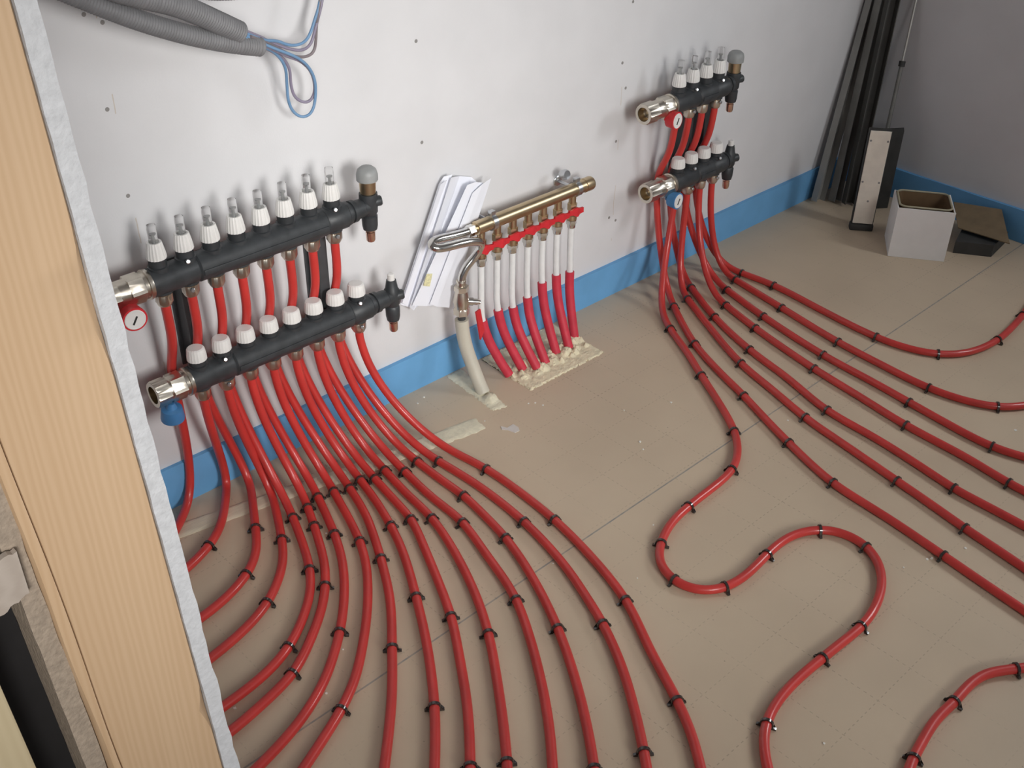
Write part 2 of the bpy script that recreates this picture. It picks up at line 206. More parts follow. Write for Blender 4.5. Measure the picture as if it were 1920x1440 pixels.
def floor_mat():
    m, N, L, P = new_mat('insulation_panel')
    def math_(op, a, b=None, c=None):
        n = N.new('ShaderNodeMath'); n.operation = op
        for i, v in enumerate((a, b, c)):
            if v is None: continue
            if isinstance(v, (int, float)): n.inputs[i].default_value = v
            else: L.new(v, n.inputs[i])
        return n.outputs[0]
    tc = N.new('ShaderNodeTexCoord'); sp = N.new('ShaderNodeSeparateXYZ')
    L.new(tc.outputs['Object'], sp.inputs[0]); X, Y = sp.outputs[0], sp.outputs[1]
    nz = N.new('ShaderNodeTexNoise'); nz.inputs['Scale'].default_value = 3.0; nz.inputs['Detail'].default_value = 8
    L.new(tc.outputs['Object'], nz.inputs['Vector'])
    rp = N.new('ShaderNodeValToRGB')
    rp.color_ramp.elements[0].position = 0.3; rp.color_ramp.elements[1].position = 0.7
    rp.color_ramp.elements[0].color = (0.540, 0.432, 0.315, 1); rp.color_ramp.elements[1].color = (0.625, 0.505, 0.370, 1)
    L.new(nz.outputs['Fac'], rp.inputs['Fac'])
    # printed grid of dotted lines, 10 cm squares
    def near(v, period, half):
        f = math_('FRACT', math_('ADD', math_('DIVIDE', v, period), 0.5))
        return math_('LESS_THAN', math_('ABSOLUTE', math_('SUBTRACT', f, 0.5)), half / period)
    def dash(v): return near(v, 0.012, 0.0028)
    gx = math_('MULTIPLY', near(X, 0.1, 0.0009), dash(Y))
    gy = math_('MULTIPLY', near(Y, 0.1, 0.0009), dash(X))
    n3 = N.new('ShaderNodeTexNoise'); n3.inputs['Scale'].default_value = 2.3; n3.inputs['Detail'].default_value = 3
    L.new(tc.outputs['Object'], n3.inputs['Vector'])
    fade = math_('MULTIPLY', math_('SUBTRACT', n3.outputs['Fac'], 0.33), 2.6)
    g = math_('MULTIPLY', math_('MAXIMUM', gx, gy), fade)
    # snapped chalk line parallel to the back wall
    n4 = N.new('ShaderNodeTexNoise'); n4.inputs['Scale'].default_value = 60; n4.inputs['Detail'].default_value = 2
    L.new(tc.outputs['Object'], n4.inputs['Vector'])
    line = math_('LESS_THAN', math_('ABSOLUTE', math_('ADD', Y, math_('MULTIPLY_ADD', X, -0.0095, 0.6185))), 0.0016)
    line = math_('MULTIPLY', line, math_('MULTIPLY_ADD', n4.outputs['Fac'], 0.9, 0.25))
    # dirt specks
    vo = N.new('ShaderNodeTexVoronoi'); vo.inputs['Scale'].default_value = 38
    L.new(tc.outputs['Object'], vo.inputs['Vector'])
    n5 = N.new('ShaderNodeTexNoise'); n5.inputs['Scale'].default_value = 4
    L.new(tc.outputs['Object'], n5.inputs['Vector'])
    speck = math_('MULTIPLY', math_('LESS_THAN', vo.outputs['Distance'], 0.055), math_('GREATER_THAN', n5.outputs['Fac'], 0.52))
    def mix(fac, a, col):
        x = N.new('ShaderNodeMix'); x.data_type = 'RGBA'
        L.new(fac, x.inputs[0]); L.new(a, x.inputs[6]); x.inputs[7].default_value = col + (1,)
        return x.outputs[2]
    def clamp(v, k): return math_('MINIMUM', math_('MAXIMUM', math_('MULTIPLY', v, k), 0.0), 1.0)
    c = mix(clamp(g, 0.40), rp.outputs['Color'], (0.12, 0.09, 0.07))
    c = mix(clamp(speck, 0.35), c, (0.10, 0.075, 0.06))
    c = mix(clamp(line, 0.85), c, (0.16, 0.19, 0.21))
    L.new(c, P.inputs['Base Color'])
    P.inputs['Roughness'].default_value = 0.48
    P.inputs['Specular IOR Level'].default_value = 0.35
    n6 = N.new('ShaderNodeTexNoise'); n6.inputs['Scale'].default_value = 25; n6.inputs['Detail'].default_value = 4
    L.new(tc.outputs['Object'], n6.inputs['Vector'])
    b = N.new('ShaderNodeBump'); b.inputs['Strength'].default_value = 0.10; b.inputs['Distance'].default_value = 0.004
    L.new(n6.outputs['Fac'], b.inputs['Height']); L.new(b.outputs['Normal'], P.inputs['Normal'])
    return m
M['floor'] = floor_mat()

# ------------------------------------------------------------------ mesh helpers
def frame_of(axis):
    z = Vector(axis).normalized()
    a = Vector((0, 0, 1)) if abs(z.z) < 0.9 else Vector((1, 0, 0))
    x = a.cross(z).normalized(); y = z.cross(x)
    return Matrix((x, y, z)).transposed().to_4x4()

def add_box(bm, lo, hi, bevel=0.0, mtx=None):
    r = bmesh.ops.create_cube(bm, size=1.0)
    vs = r['verts']
    lo, hi = Vector(lo), Vector(hi)
    for v in vs:
        v.co = Vector(((lo[i] + hi[i]) / 2 + v.co[i] * (hi[i] - lo[i]) for i in range(3)))
    if bevel:
        es = list({e for v in vs for e in v.link_edges})
        rb = bmesh.ops.bevel(bm, geom=es, offset=bevel, segments=2, affect='EDGES', profile=0.6)
        vs = list({v for f in rb['faces'] for v in f.verts} | {v for v in vs if v.is_valid})
    if mtx is not None:
        for v in vs:
            if v.is_valid: v.co = mtx @ v.co
    return vs

def add_lathe(bm, prof, origin, axis, seg=20, ridge=0, depth=0.0, hexa=(), cap=True):
    """profile of (distance along axis, radius) revolved; hexa = indices of rings cut as hexagons"""
    T = Matrix.Translation(Vector(origin)) @ frame_of(axis)
    rings = []
    for k, (h, r) in enumerate(prof):
        ring = []
        for i in range(seg):
            a = 2 * math.pi * i / seg
            rr = r
            if k in hexa:
                s = (a % (math.pi / 3)) - math.pi / 6
                rr = r * math.cos(math.pi / 6) / math.cos(s)
            elif ridge and i % 2: rr = r - depth
            ring.append(bm.verts.new(T @ Vector((rr * math.cos(a), rr * math.sin(a), h))))
        rings.append(ring)
    for a, b in zip(rings, rings[1:]):
        for i in range(seg):
            j = (i + 1) % seg
            bm.faces.new((a[i], a[j], b[j], b[i]))
    if cap:
        bm.faces.new(list(reversed(rings[0]))); bm.faces.new(rings[-1])

def smooth_path(pts, step=0.008, passes=2, closed=False):
    """Catmull-Rom through the points, resampled evenly"""
    P_ = [Vector(p) for p in pts]
    Q = [P_[0] * 2 - P_[1]] + P_ + [P_[-1] * 2 - P_[-2]]
    dense = []
    for i in range(1, len(Q) - 2):
        p0, p1, p2, p3 = Q[i - 1:i + 3]
        d = max(2, int((p2 - p1).length / (step * 0.5)))
        t0 = 0.0; t1 = t0 + max(1e-6, (p1 - p0).length) ** 0.5
        t2 = t1 + max(1e-6, (p2 - p1).length) ** 0.5; t3 = t2 + max(1e-6, (p3 - p2).length) ** 0.5
        for k in range(d):
            t = t1 + (t2 - t1) * k / d
            a1 = p0 * ((t1 - t) / (t1 - t0)) + p1 * ((t - t0) / (t1 - t0))
            a2 = p1 * ((t2 - t) / (t2 - t1)) + p2 * ((t - t1) / (t2 - t1))
            a3 = p2 * ((t3 - t) / (t3 - t2)) + p3 * ((t - t2) / (t3 - t2))
            b1 = a1 * ((t2 - t) / (t2 - t0)) + a2 * ((t - t0) / (t2 - t0))
            b2 = a2 * ((t3 - t) / (t3 - t1)) + a3 * ((t - t1) / (t3 - t1))
            dense.append(b1 * ((t2 - t) / (t2 - t1)) + b2 * ((t - t1) / (t2 - t1)))
    dense.append(P_[-1])
    out = [dense[0]]; acc = 0.0
    for a, b in zip(dense, dense[1:]):
        acc += (b - a).length
        if acc >= step: out.append(b); acc = 0.0
    if (out[-1] - dense[-1]).length > 1e-5: out.append(dense[-1])
    for _ in range(passes):
        out = [out[0]] + [(out[i - 1] + out[i] * 2 + out[i + 1]) / 4 for i in range(1, len(out) - 1)] + [out[-1]]
    return out

def add_tube(bm, path, r, seg=12, radii=None, cap=True):
    T = [(path[min(i + 1, len(path) - 1)] - path[max(i - 1, 0)]).normalized() for i in range(len(path))]
    a = Vector((0, 0, 1)) if abs(T[0].z) < 0.9 else Vector((1, 0, 0))
    n = (a - T[0] * a.dot(T[0])).normalized()
    rings = []
    for i, p in enumerate(path):
        n = (n - T[i] * n.dot(T[i])).normalized(); b = T[i].cross(n)
        rr = radii[i] if radii else r
        rings.append([bm.verts.new(p + (n * math.cos(2 * math.pi * k / seg) + b * math.sin(2 * math.pi * k / seg)) * rr) for k in range(seg)])
    for u, v in zip(rings, rings[1:]):
        for k in range(seg):
            j = (k + 1) % seg
            bm.faces.new((u[k], u[j], v[j], v[k]))
    if cap:
        bm.faces.new(list(reversed(rings[0]))); bm.faces.new(rings[-1])

def add_prism(bm, quad, z0, z1):
    """floor-plan polygon extruded from z0 to z1"""
    lo = [bm.verts.new((x, y, z0)) for x, y in quad]; hi = [bm.verts.new((x, y, z1)) for x, y in quad]
    n = len(quad)
    bm.faces.new(list(reversed(lo))); bm.faces.new(hi)
    for i in range(n):
        j = (i + 1) % n
        bm.faces.new((lo[i], lo[j], hi[j], hi[i]))

def add_slab(bm, corners, thick):
    """four 3-D corners thickened along their normal"""
    c = [Vector(p) for p in corners]
    n = (c[1] - c[0]).cross(c[3] - c[0]).normalized() * thick
    a = [bm.verts.new(p) for p in c]; b = [bm.verts.new(p + n) for p in c]
    k = len(c)
    bm.faces.new(list(reversed(a))); bm.faces.new(b)
    for i in range(k):
        j = (i + 1) % k
        bm.faces.new((a[i], a[j], b[j], b[i]))

def obj(name, bm, material, parent=None, smooth=35, origin=None):
    bmesh.ops.recalc_face_normals(bm, faces=bm.faces)
    if origin is not None: bmesh.ops.translate(bm, verts=bm.verts, vec=-Vector(origin))
    me = bpy.data.meshes.new(name); bm.to_mesh(me); bm.free()
    me.materials.append(material)
    if smooth:
        for p in me.polygons: p.use_smooth = True
        me.set_sharp_from_angle(angle=math.radians(smooth))
    o = bpy.data.objects.new(name, me); COL.objects.link(o)
    if origin is not None: o.location = origin
    if parent is not None: o.parent = parent
    return o

def tag(o, label, cat, group=None, kind=None):
    if label: o['label'] = label
    if cat: o['category'] = cat
    if group: o['group'] = group
    if kind: o['kind'] = kind
    return o

def thing(name, label, cat, loc=(0, 0, 0), group=None):
    o = bpy.data.objects.new(name, None); COL.objects.link(o)
    o.location = loc; o.empty_display_size = 0.05
    return tag(o, label, cat, group)

def struct(name, bm, m, smooth=0):
    o = obj(name, bm, m, smooth=smooth); o['kind'] = 'structure'
    return o

BM = bmesh.new
def nth(i): return ['first', 'second', 'third', 'fourth', 'fifth', 'sixth', 'seventh', 'eighth', 'ninth', 'tenth', 'eleventh', 'twelfth',
                    'thirteenth', 'fourteenth', 'fifteenth', 'sixteenth', 'seventeenth', 'eighteenth'][i]

# ------------------------------------------------------------------ room shell
XR = 2.6604
FRONT_EDGE = 1.60   # unseen wall added to cut daylight at the right starts here
bm = BM(); add_box(bm, (-1.6, -2.9, -0.03), (XR + 0.1, 0.1, 0.0)); o_floor = struct('floor', bm, M['floor'])
tag(o_floor, 'beige insulation panel floor with dotted grid and a chalk line', 'floor')

def wall_mat():
    m = M['plaster'].copy(); m.name = 'plasterboard_with_joints'
    N, L = m.node_tree.nodes, m.node_tree.links; P = N['Principled BSDF']
    src = P.inputs['Base Color'].links[0].from_socket
    tc = N.new('ShaderNodeTexCoord'); sp = N.new('ShaderNodeSeparateXYZ'); L.new(tc.outputs['Object'], sp.inputs[0])
    def math_(op, a, b=None, c=None):
        n = N.new('ShaderNodeMath'); n.operation = op
        for i, v in enumerate((a, b, c)):
            if v is None: continue
            if isinstance(v, (int, float)): n.inputs[i].default_value = v
            else: L.new(v, n.inputs[i])
        return n.outputs[0]
    nz = N.new('ShaderNodeTexNoise'); nz.inputs['Scale'].default_value = 14; nz.inputs['Detail'].default_value = 6
    L.new(tc.outputs['Object'], nz.inputs['Vector'])
    wob = math_('MULTIPLY_ADD', nz.outputs['Fac'], 0.012, -0.006)
    xx = math_('ADD', sp.outputs[0], wob)
    def band(x0, half): return math_('LESS_THAN', math_('ABSOLUTE', math_('SUBTRACT', xx, x0)), half)
    n2 = N.new('ShaderNodeTexNoise'); n2.inputs['Scale'].default_value = 9; n2.inputs['Detail'].default_value = 2
    L.new(tc.outputs['Object'], n2.inputs['Vector'])
    broken = math_('GREATER_THAN', n2.outputs['Fac'], 0.52)
    crack = math_('MULTIPLY', math_('MAXIMUM', band(SEAM_A, 0.0010), band(SEAM_B, 0.0009)), broken)
    mx = N.new('ShaderNodeMix'); mx.data_type = 'RGBA'
    L.new(math_('MULTIPLY', crack, 0.5), mx.inputs[0]); L.new(src, mx.inputs[6]); mx.inputs[7].default_value = (0.50, 0.40, 0.28, 1)
    L.new(mx.outputs[2], P.inputs['Base Color'])
    return m
SEAM_A = sum(p[0] for p in WALL_SEAM[:3]) / 3
SEAM_B = sum(p[0] for p in WALL_SEAM[3:]) / 3
bm = BM(); add_box(bm, (-1.6, 0.0, 0.0), (XR + 0.1, 0.1, 2.4)); o_back = struct('wall_back', bm, wall_mat())
tag(o_back, 'pale grey plasterboard wall carrying the manifolds', 'wall')
for i, p in enumerate(SCREWS):
    bm = BM(); add_lathe(bm, [(-0.0005, 0.0036), (0.0004, 0.0036), (0.0006, 0.0028), (0.0003, 0.0012)], (p[0], 0.0, p[2]), (0, -1, 0), 12)
    obj('screw_head', bm, M['screw'], o_back)
bm = BM(); add_box(bm, (XR, -2.9, 0.0), (XR + 0.1, 0.0, 2.4)); o_right = struct('wall_right', bm, M['plaster'])
tag(o_right, 'shaded plasterboard wall on the right of the corner', 'wall')
bm = BM(); add_box(bm, (FRONT_EDGE, -2.4, 0.0), (XR + 0.1, -2.3, 2.4)); struct('wall_front_blocker', bm, M['plaster'])  # out of view, added to block light towards the right
bm = BM(); add_box(bm, (-1.6, -2.9, 2.4), (XR + 0.1, 0.1, 2.5)); struct('ceiling', bm, M['plaster'])

# blue perimeter strip, slightly wavy against the wall
def edge_strip(name, p0, p1, n_out, label):
    bm = BM(); n = 46; H = 0.0935; t = 0.008
    p0, p1, n_out = Vector(p0), Vector(p1), Vector(n_out)
    rows = []
    for i in range(n + 1):
        u = i / n; p = p0.lerp(p1, u)
        w = 0.0016 * (math.sin(u * 37) + math.sin(u * 83 + 1)) + 0.0016
        h = H + 0.0012 * math.sin(u * 29 + 2)
        rows.append([bm.verts.new(p + n_out * d + Vector((0, 0, z))) for d, z in ((0.0003, 0), (t, 0), (t + w, h * 0.55), (t + w * 1.3, h), (0.0003, h))])
    for a, b in zip(rows, rows[1:]):
        for k in range(5):
            j = (k + 1) % 5
            bm.faces.new((a[k], b[k], b[j], a[j]))
    bm.faces.new(rows[0]); bm.faces.new(list(reversed(rows[-1])))
    o = struct(name, bm, M['blue_foam'], smooth=40); tag(o, label, 'edge strip')
edge_strip('baseboard_back', (-1.5, 0, 0), (XR - 0.008, 0, 0), (0, -1, 0), 'blue foam edge strip along the foot of the back wall')
edge_strip('baseboard_right', (XR, -0.0005, 0), (XR, -2.8, 0), (-1, 0, 0), 'blue foam edge strip along the foot of the shaded right wall')

# ------------------------------------------------------------------ open end of the partition at the left
LEAN = Matrix(((1, 0, -0.0428, 0.0428 * 0.527), (0, 1, 0, 0), (0, 0, 1, 0), (0, 0, 0, 1)))
PY = -1.0
def jagged_board(x0, x1, y0, y1, z0, z1, amp, seed, n=150):
    rnd = random.Random(seed); bm = BM(); rows = []
    for i in range(n + 1):
        z = z0 + (z1 - z0) * i / n
        a = rnd.uniform(-amp, amp); b = rnd.uniform(-amp, amp)
        rows.append([bm.verts.new(LEAN @ Vector(c)) for c in ((x0 + a * 0.5, y0, z), (x1 + b, y0, z), (x1, y1, z), (x0, y1, z))])
    for a, b in zip(rows, rows[1:]):
        for k in range(4):
            j = (k + 1) % 4
            bm.faces.new((a[k], a[j], b[j], b[k]))
    bm.faces.new(list(reversed(rows[0]))); bm.faces.new(rows[-1])
    return bm
o = struct('wall_left', jagged_board(-0.1057, -0.092, PY, PY + 0.28, 0.0, 2.4, 0.0009, 3), M['plaster_edge'])
tag(o, 'sawn edge of the plasterboard sheet beside the orange stud', 'wall')
# stud with a waney left edge and small knot dents on the right arris
bm = BM(); rows = []; n = 160
for i in range(n + 1):
    z = 2.4 * i / n
    wane = 0.0025 * math.sin(z * 5.1) + 0.0008 * math.sin(z * 31)
    split = -0.1880 + 0.0035 * math.sin(z * 4.3 + 0.6) + 0.0012 * math.sin(z * 17) - 0.006 * max(0.0, 0.75 - z)
    nick = 0.0
    for zc, w, d in ((0.63, 0.016, 0.006), (1.055, 0.030, 0.007), (1.5, 0.03, 0.005)):
        nick = max(nick, d * math.exp(-((z - zc) / w) ** 2))
    pr = [(-0.2000 , PY + 0.020), (-0.1995 + wane * 0.6, PY + 0.006), (-0.1965 + wane, PY + 0.0005), (split - 0.0006, PY), (split, PY + 0.004), (split + 0.0006, PY), (-0.150, PY), (-0.1080 - nick, PY),
          (-0.1062 - nick * 0.3, PY + 0.003), (-0.1058, PY + 0.006), (-0.1058, PY + 0.27), (-0.2000, PY + 0.27)]
    rows.append([bm.verts.new(LEAN @ Vector((x, y, z))) for x, y in pr])
for a, b in zip(rows, rows[1:]):
    for k in range(len(a)):
        j = (k + 1) % len(a)
        bm.faces.new((a[k], a[j], b[j], b[k]))
bm.faces.new(list(reversed(rows[0]))); bm.faces.new(rows[-1])
tag(obj('timber_stud', bm, M['pine'], smooth=30), 'wide orange pine stud standing against the plasterboard edge', 'timber stud')
tag(obj('particleboard_panel', jagged_board(-0.2160, -0.2003, PY + 0.004, PY + 0.27, 0.0, 2.4, 0.0007, 8), M['particle'], smooth=0),
    'raw particleboard edge between the orange stud and the dark gap', 'board')
bm = BM(); add_box(bm, (-0.252, PY + 0.045, 0.0), (-0.2163, PY + 0.055, 2.4), mtx=LEAN)  # closes the open gap, black in place of its shade
tag(obj('gap_shade_strip', bm, M['void'], smooth=0), 'black strip standing in for shade deep in the gap beside the particleboard', 'shade strip')
bm = BM(); add_box(bm, (-0.330, PY + 0.002, 0.0), (-0.2500, PY + 0.25, 2.4), bevel=0.002, mtx=LEAN)
tag(obj('timber_batten', bm, M['pine_pale'], smooth=0), 'pale timber batten in the lower left corner beside the dark gap', 'timber batten')
# rough sawn wedge across the gap
bm = BM(); rnd = random.Random(4)
xs = [-0.262 + 0.0385 * i / 13 for i in range(14)]
top, bot = [], []
for x in xs:
    bot.append((x, 0.836 + 0.012 * (x + 0.262) / 0.04 + rnd.uniform(-0.0018, 0.0018))); top.append((x, 0.888 + rnd.uniform(-0.001, 0.001)))
lo = bot + list(reversed(top))
f_ = [bm.verts.new((x, PY - 0.0035, z)) for x, z in lo]; b_ = [bm.verts.new((x, PY + 0.0015, z)) for x, z in lo]
bm.faces.new(list(reversed(f_))); bm.faces.new(b_)
for i in range(len(lo)):
    j = (i + 1) % len(lo)
    bm.faces.new((f_[i], f_[j], b_[j], b_[i]))
tag(obj('wood_offcut', bm, M['pine_end'], smooth=0), 'rough sawn whitish wood offcut with a splintered lower edge', 'wood offcut')

# ------------------------------------------------------------------ strips and foam on the floor
def rough_strip(name, quad, z, m, label, cat, seed, nx=40, ny=8, amp=0.002, edge=0.0025, lumps=()):
    """quad corners in plan: near-left, near-right, far-right, far-left"""
    rnd = random.Random(seed); bm = BM(); q = [Vector(p) for p in quad]; V = []
    for j in range(ny + 1):
        row = []
        for i in range(nx + 1):
            u, v = i / nx, j / ny
            p = q[0].lerp(q[1], u).lerp(q[3].lerp(q[2], u), v)
            border = i in (0, nx) or j in (0, ny)
            if border: p = p + Vector((rnd.uniform(-edge, edge), rnd.uniform(-edge, edge)))
            h = z + rnd.uniform(-amp, amp)
            for lx, ly, lr, lh in lumps:
                d = math.hypot(p.x - lx, p.y - ly) / lr
                if d < 1: h = max(h, z + lh * (1 - d * d) + rnd.uniform(-amp, amp) * 2)
            row.append(bm.verts.new((p.x, p.y, 0.0006 if border else max(h, 0.0012))))
        V.append(row)
    for j in range(ny):
        for i in range(nx):
            bm.faces.new((V[j][i], V[j][i + 1], V[j + 1][i + 1], V[j + 1][i]))
    rim = V[0] + [r[-1] for r in V[1:]] + list(reversed(V[-1][:-1])) + [r[0] for r in reversed(V[1:-1])]
    low = [bm.verts.new((v.co.x, v.co.y, 0.0)) for v in rim]
    for i in range(len(rim)):
        j = (i + 1) % len(rim)
        bm.faces.new((rim[i], low[i], low[j], rim[j]))
    bm.faces.new(low)
    return tag(obj(name, bm, m, smooth=50), label, cat)
rough_strip('filler_strip', ((0.58, -0.163), (0.929, -0.224), (0.936, -0.178), (0.58, -0.121)), 0.0028, M['filler'],
            'cream filler strip on the floor crossing under the large fan of pipes', 'filler strip', 1, amp=0.0006)
rough_strip('wood_strip', ((0.10, -0.062), (0.572, -0.152), (0.572, -0.116), (0.10, -0.018)), 0.0030, M['wood_strip'],
            'cracked pale strip let into the floor at the left end under the pipes', 'floor strip', 2, amp=0.0004, edge=0.001)
rough_strip('mortar_patch', ((0.984, -0.186), (1.019, -0.193), (1.042, -0.012), (0.998, -0.012)), 0.003, M['filler'],
            'narrow cream patch around the foot of the beige conduit', 'floor patch', 5, nx=10, ny=36, amp=0.001, lumps=((1.010, -0.15, 0.02, 0.012), (1.02, -0.115, 0.02, 0.006)))
SLEEVE_FOOT = [(1.103, -0.110), (1.142, -0.115), (1.170, -0.134), (1.200, -0.132), (1.250, -0.117), (1.288, -0.122), (1.332, -0.098)]
rnd = random.Random(11)
lumps = []
for x, y in SLEEVE_FOOT:
    for k in range(4):
        lumps.append((x + rnd.uniform(-0.022, 0.026), y + rnd.uniform(-0.020, 0.02), rnd.uniform(0.010, 0.018), rnd.uniform(0.006, 0.016)))
for k in range(16): lumps.append((rnd.uniform(1.22, 1.34), rnd.uniform(-0.15, -0.09), rnd.uniform(0.008, 0.014), rnd.uniform(0.004, 0.012)))
rough_strip('foam_patch', ((1.101, -0.183), (1.343, -0.186), (1.345, -0.012), (1.105, -0.012)), 0.003, M['foam'],
            'lumpy cream foam patch where the seven red sleeves enter the floor', 'foam patch', 9, nx=110, ny=74, amp=0.0010, lumps=lumps)

# ------------------------------------------------------------------ underfloor heating manifolds
def manifold(name, label, x0, n, zc, flow, union_len, tail, bracket_gap):
    """x0 = first outlet, zc = bar axis height; 5 cm between outlets, bar 7.5 cm off the wall"""
    Y = -0.075
    root = thing(name, label, 'manifold', (x0 + 0.025 * (n - 1), Y, zc))
    xl = x0 - 0.026; xe = x0 + 0.05 * (n - 1)
    L0 = Vector((0, 0, 0))
    def part(nm, bm, m, par=None, sm=35):
        o = obj(nm, bm, m, None, sm)
        p = par or root
        o.parent = p
        off = Vector((0, 0, 0)); q = p
        o.location = -root.location if p is root else (0, 0, 0)
        return o
    # black bar: end modules and a long middle body with a moulded ridge, short stubs above and below every outlet
    bm = BM(); r = 0.0262
    g1, g2 = x0 - xl + 0.063, x0 - xl + 0.05 * (n - 1) - 0.022
    prof = [(0, r * 0.82), (0.004, r * 0.96), (g1 - 0.003, r * 0.96), (g1, r * 0.88), (g1 + 0.003, r), (g2 - 0.003, r), (g2, r * 0.88), (g2 + 0.003, r * 0.96), (xe - xl + 0.024, r * 0.96), (xe - xl + 0.027, r * 0.85)]
    add_lathe(bm, prof, (xl, Y, zc), (1, 0, 0), 28)
    for i in range(n):
        x = x0 + 0.05 * i
        add_lathe(bm, [(0, 0.0180), (0.022, 0.0180), (0.023, 0.0150), (0.041 if flow else 0.036, 0.0150)], (x, Y, zc + 0.004), (0, 0, 1), 18)
        add_lathe(bm, [(0, 0.0165), (0.024, 0.0165), (0.0245, 0.0125), (0.029, 0.0125)], (x, Y, zc), (0, 0, -1), 18)
    add_box(bm, (xl + g1 + 0.004, Y - r - 0.0016, zc - 0.007), (xl + g2 - 0.004, Y - r + 0.006, zc + 0.003), bevel=0.0015)
    part('bar', bm, M['black'])
    # screws on the black collars
    for i in (1, n - 1):
        for dz in (0.019, -0.021):
            bm = BM(); add_lathe(bm, [(0, 0.0042), (0.003, 0.0042), (0.0042, 0.0028)], (x0 + 0.05 * i - 0.006, Y - 0.0190, zc + dz * 1.35), (-0.25, -1, 0.4 if dz > 0 else 0.1), 10)
            part('bolt', bm, M['steel'])
    # nickel union with a hexagon and the open threaded end
    bm = BM(); u = union_len
    add_lathe(bm, [(0.0, 0.0255), (0.004, 0.0265), (0.007, 0.0265), (0.008, 0.0235), (0.014, 0.0235), (0.0145, 0.0262), (0.040, 0.0262), (0.041, 0.0222),
                   (u * 0.62, 0.0222), (u * 0.62 + 0.001, 0.0250), (u - 0.002, 0.0250), (u, 0.0235), (u, 0.0165), (u - 0.022, 0.0155), (u - 0.023, 0.002)],
              (xl + 0.004, Y, zc), (-1, 0, 0), 36, hexa=(5, 6, 9, 10))
    un = part('union', bm, M['nickel'])
    bm = BM(); add_lathe(bm, [(0.0, 0.0160), (0.001, 0.0162), (0.018, 0.0152)], (xl + 0.004 - u + 0.0005, Y, zc), (1, 0, 0), 24, cap=False)
    part('thread', bm, M['brass'], un).location = (0, 0, 0)
    # thermometer under the union
    if n > 4 and flow: cface, ax = Vector((xl - 0.045, Y - 0.034, zc - 0.034)), Vector((-0.12, -0.97, -0.02)).normalized()
    elif n > 4: cface, ax = Vector((xl - 0.040, Y - 0.004, zc - 0.058)), Vector((0.0, 0.12, -0.98)).normalized()
    elif flow: cface, ax = Vector((xl - 0.012, Y - 0.034, zc - 0.026)), Vector((0.10, -0.97, 0.05)).normalized()
    else: cface, ax = Vector((xl - 0.004, Y - 0.034, zc - 0.034)), Vector((0.10, -0.97, 0.02)).normalized()
    bm = BM(); add_lathe(bm, [(-0.034, 0.006), (-0.024, 0.010), (-0.022, 0.0185), (-0.002, 0.0212), (0.0015, 0.0208), (0.0015, 0.0180)], cface, ax, 28)
    th = part('thermometer', bm, M['red_plastic'] if flow else M['blue_plastic'])
    bm = BM(); add_lathe(bm, [(-0.0015, 0.0178), (0.0022, 0.0178), (0.0030, 0.0168), (0.0026, 0.0155), (0.0027, 0.001)], cface, ax, 28)
    part('dial', bm, M['white_plastic'], th).location = (0, 0, 0)
    bm = BM(); Tm = Matrix.Translation(cface) @ frame_of(ax) @ Matrix.Rotation(math.radians(60), 4, 'Z')
    add_box(bm, (-0.009, -0.0014, 0.0026), (0.007, 0.0014, 0.0038), mtx=Tm)
    part('pointer', bm, M['pointer'], th).location = (0, 0, 0)
    # per outlet: flow meter or cap on top, nut below
    for i in range(n):
        x = x0 + 0.05 * i
        if flow:
            bm = BM(); b = zc + 0.040
            add_lathe(bm, [(0, 0.0150), (0.001, 0.0168), (0.008, 0.0166), (0.024, 0.0138), (0.030, 0.0124), (0.030, 0.0092), (0.025, 0.0088)], (x, Y, b), (0, 0, 1), 36, ridge=1, depth=0.0008)
            fm = part('flow_meter', bm, M['white_plastic'], sm=20)
            bm = BM(); add_lathe(bm, [(0.024, 0.0075), (0.053, 0.0080), (0.060, 0.0072), (0.0615, 0.0040)], (x, Y, b), (0, 0, 1), 20)
            part('sight_glass', bm, M['clear'], fm).location = (0, 0, 0)
            bm = BM(); add_lathe(bm, [(0.027, 0.0030), (0.042, 0.0024), (0.0425, 0.0050), (0.045, 0.0050)], (x, Y, b), (0, 0, 1), 14)
            part('float', bm, M['grey_cap'], fm).location = (0, 0, 0)
        else:
            bm = BM()
            add_lathe(bm, [(0, 0.0155), (0.001, 0.0180), (0.008, 0.0178), (0.018, 0.0166), (0.0225, 0.0156), (0.0245, 0.0130), (0.0248, 0.002)], (x, Y, zc + 0.0360), (0, 0, 1), 40, ridge=1, depth=0.0006)
            part('valve_cap', bm, M['white_plastic'], sm=20)
        bm = BM()
        add_lathe(bm, [(0.0, 0.0125), (0.001, 0.0150), (0.016, 0.0150), (0.019, 0.0128), (0.022, 0.0112), (0.0225, 0.006)], (x, Y, zc - 0.0255), (0, 0, -1), 36, hexa=(1, 2))
        nt = part('nut', bm, M['nickel'])
        bm = BM(); add_lathe(bm, [(0, 0.0138), (0.0032, 0.0138)], (x, Y, zc - 0.0235), (0, 0, -1), 24)
        part('ring', bm, M['brass'], nt).location = (0, 0, 0)
    # black end piece with vent / bleed on top and drain below
    xt = xe + tail
    bm = BM()
    e = tail - 0.026
    add_lathe(bm, [(0, 0.0235), (0.007, 0.0225), (0.008, 0.0185), (0.012, 0.0185), (0.013, 0.0215), (0.022, 0.0215), (0.023, 0.0185), (max(0.026, e - 0.018), 0.0180), (max(0.028, e - 0.016), 0.0160), (e, 0.0160)],
              (xe + 0.026, Y, zc), (1, 0, 0), 22)
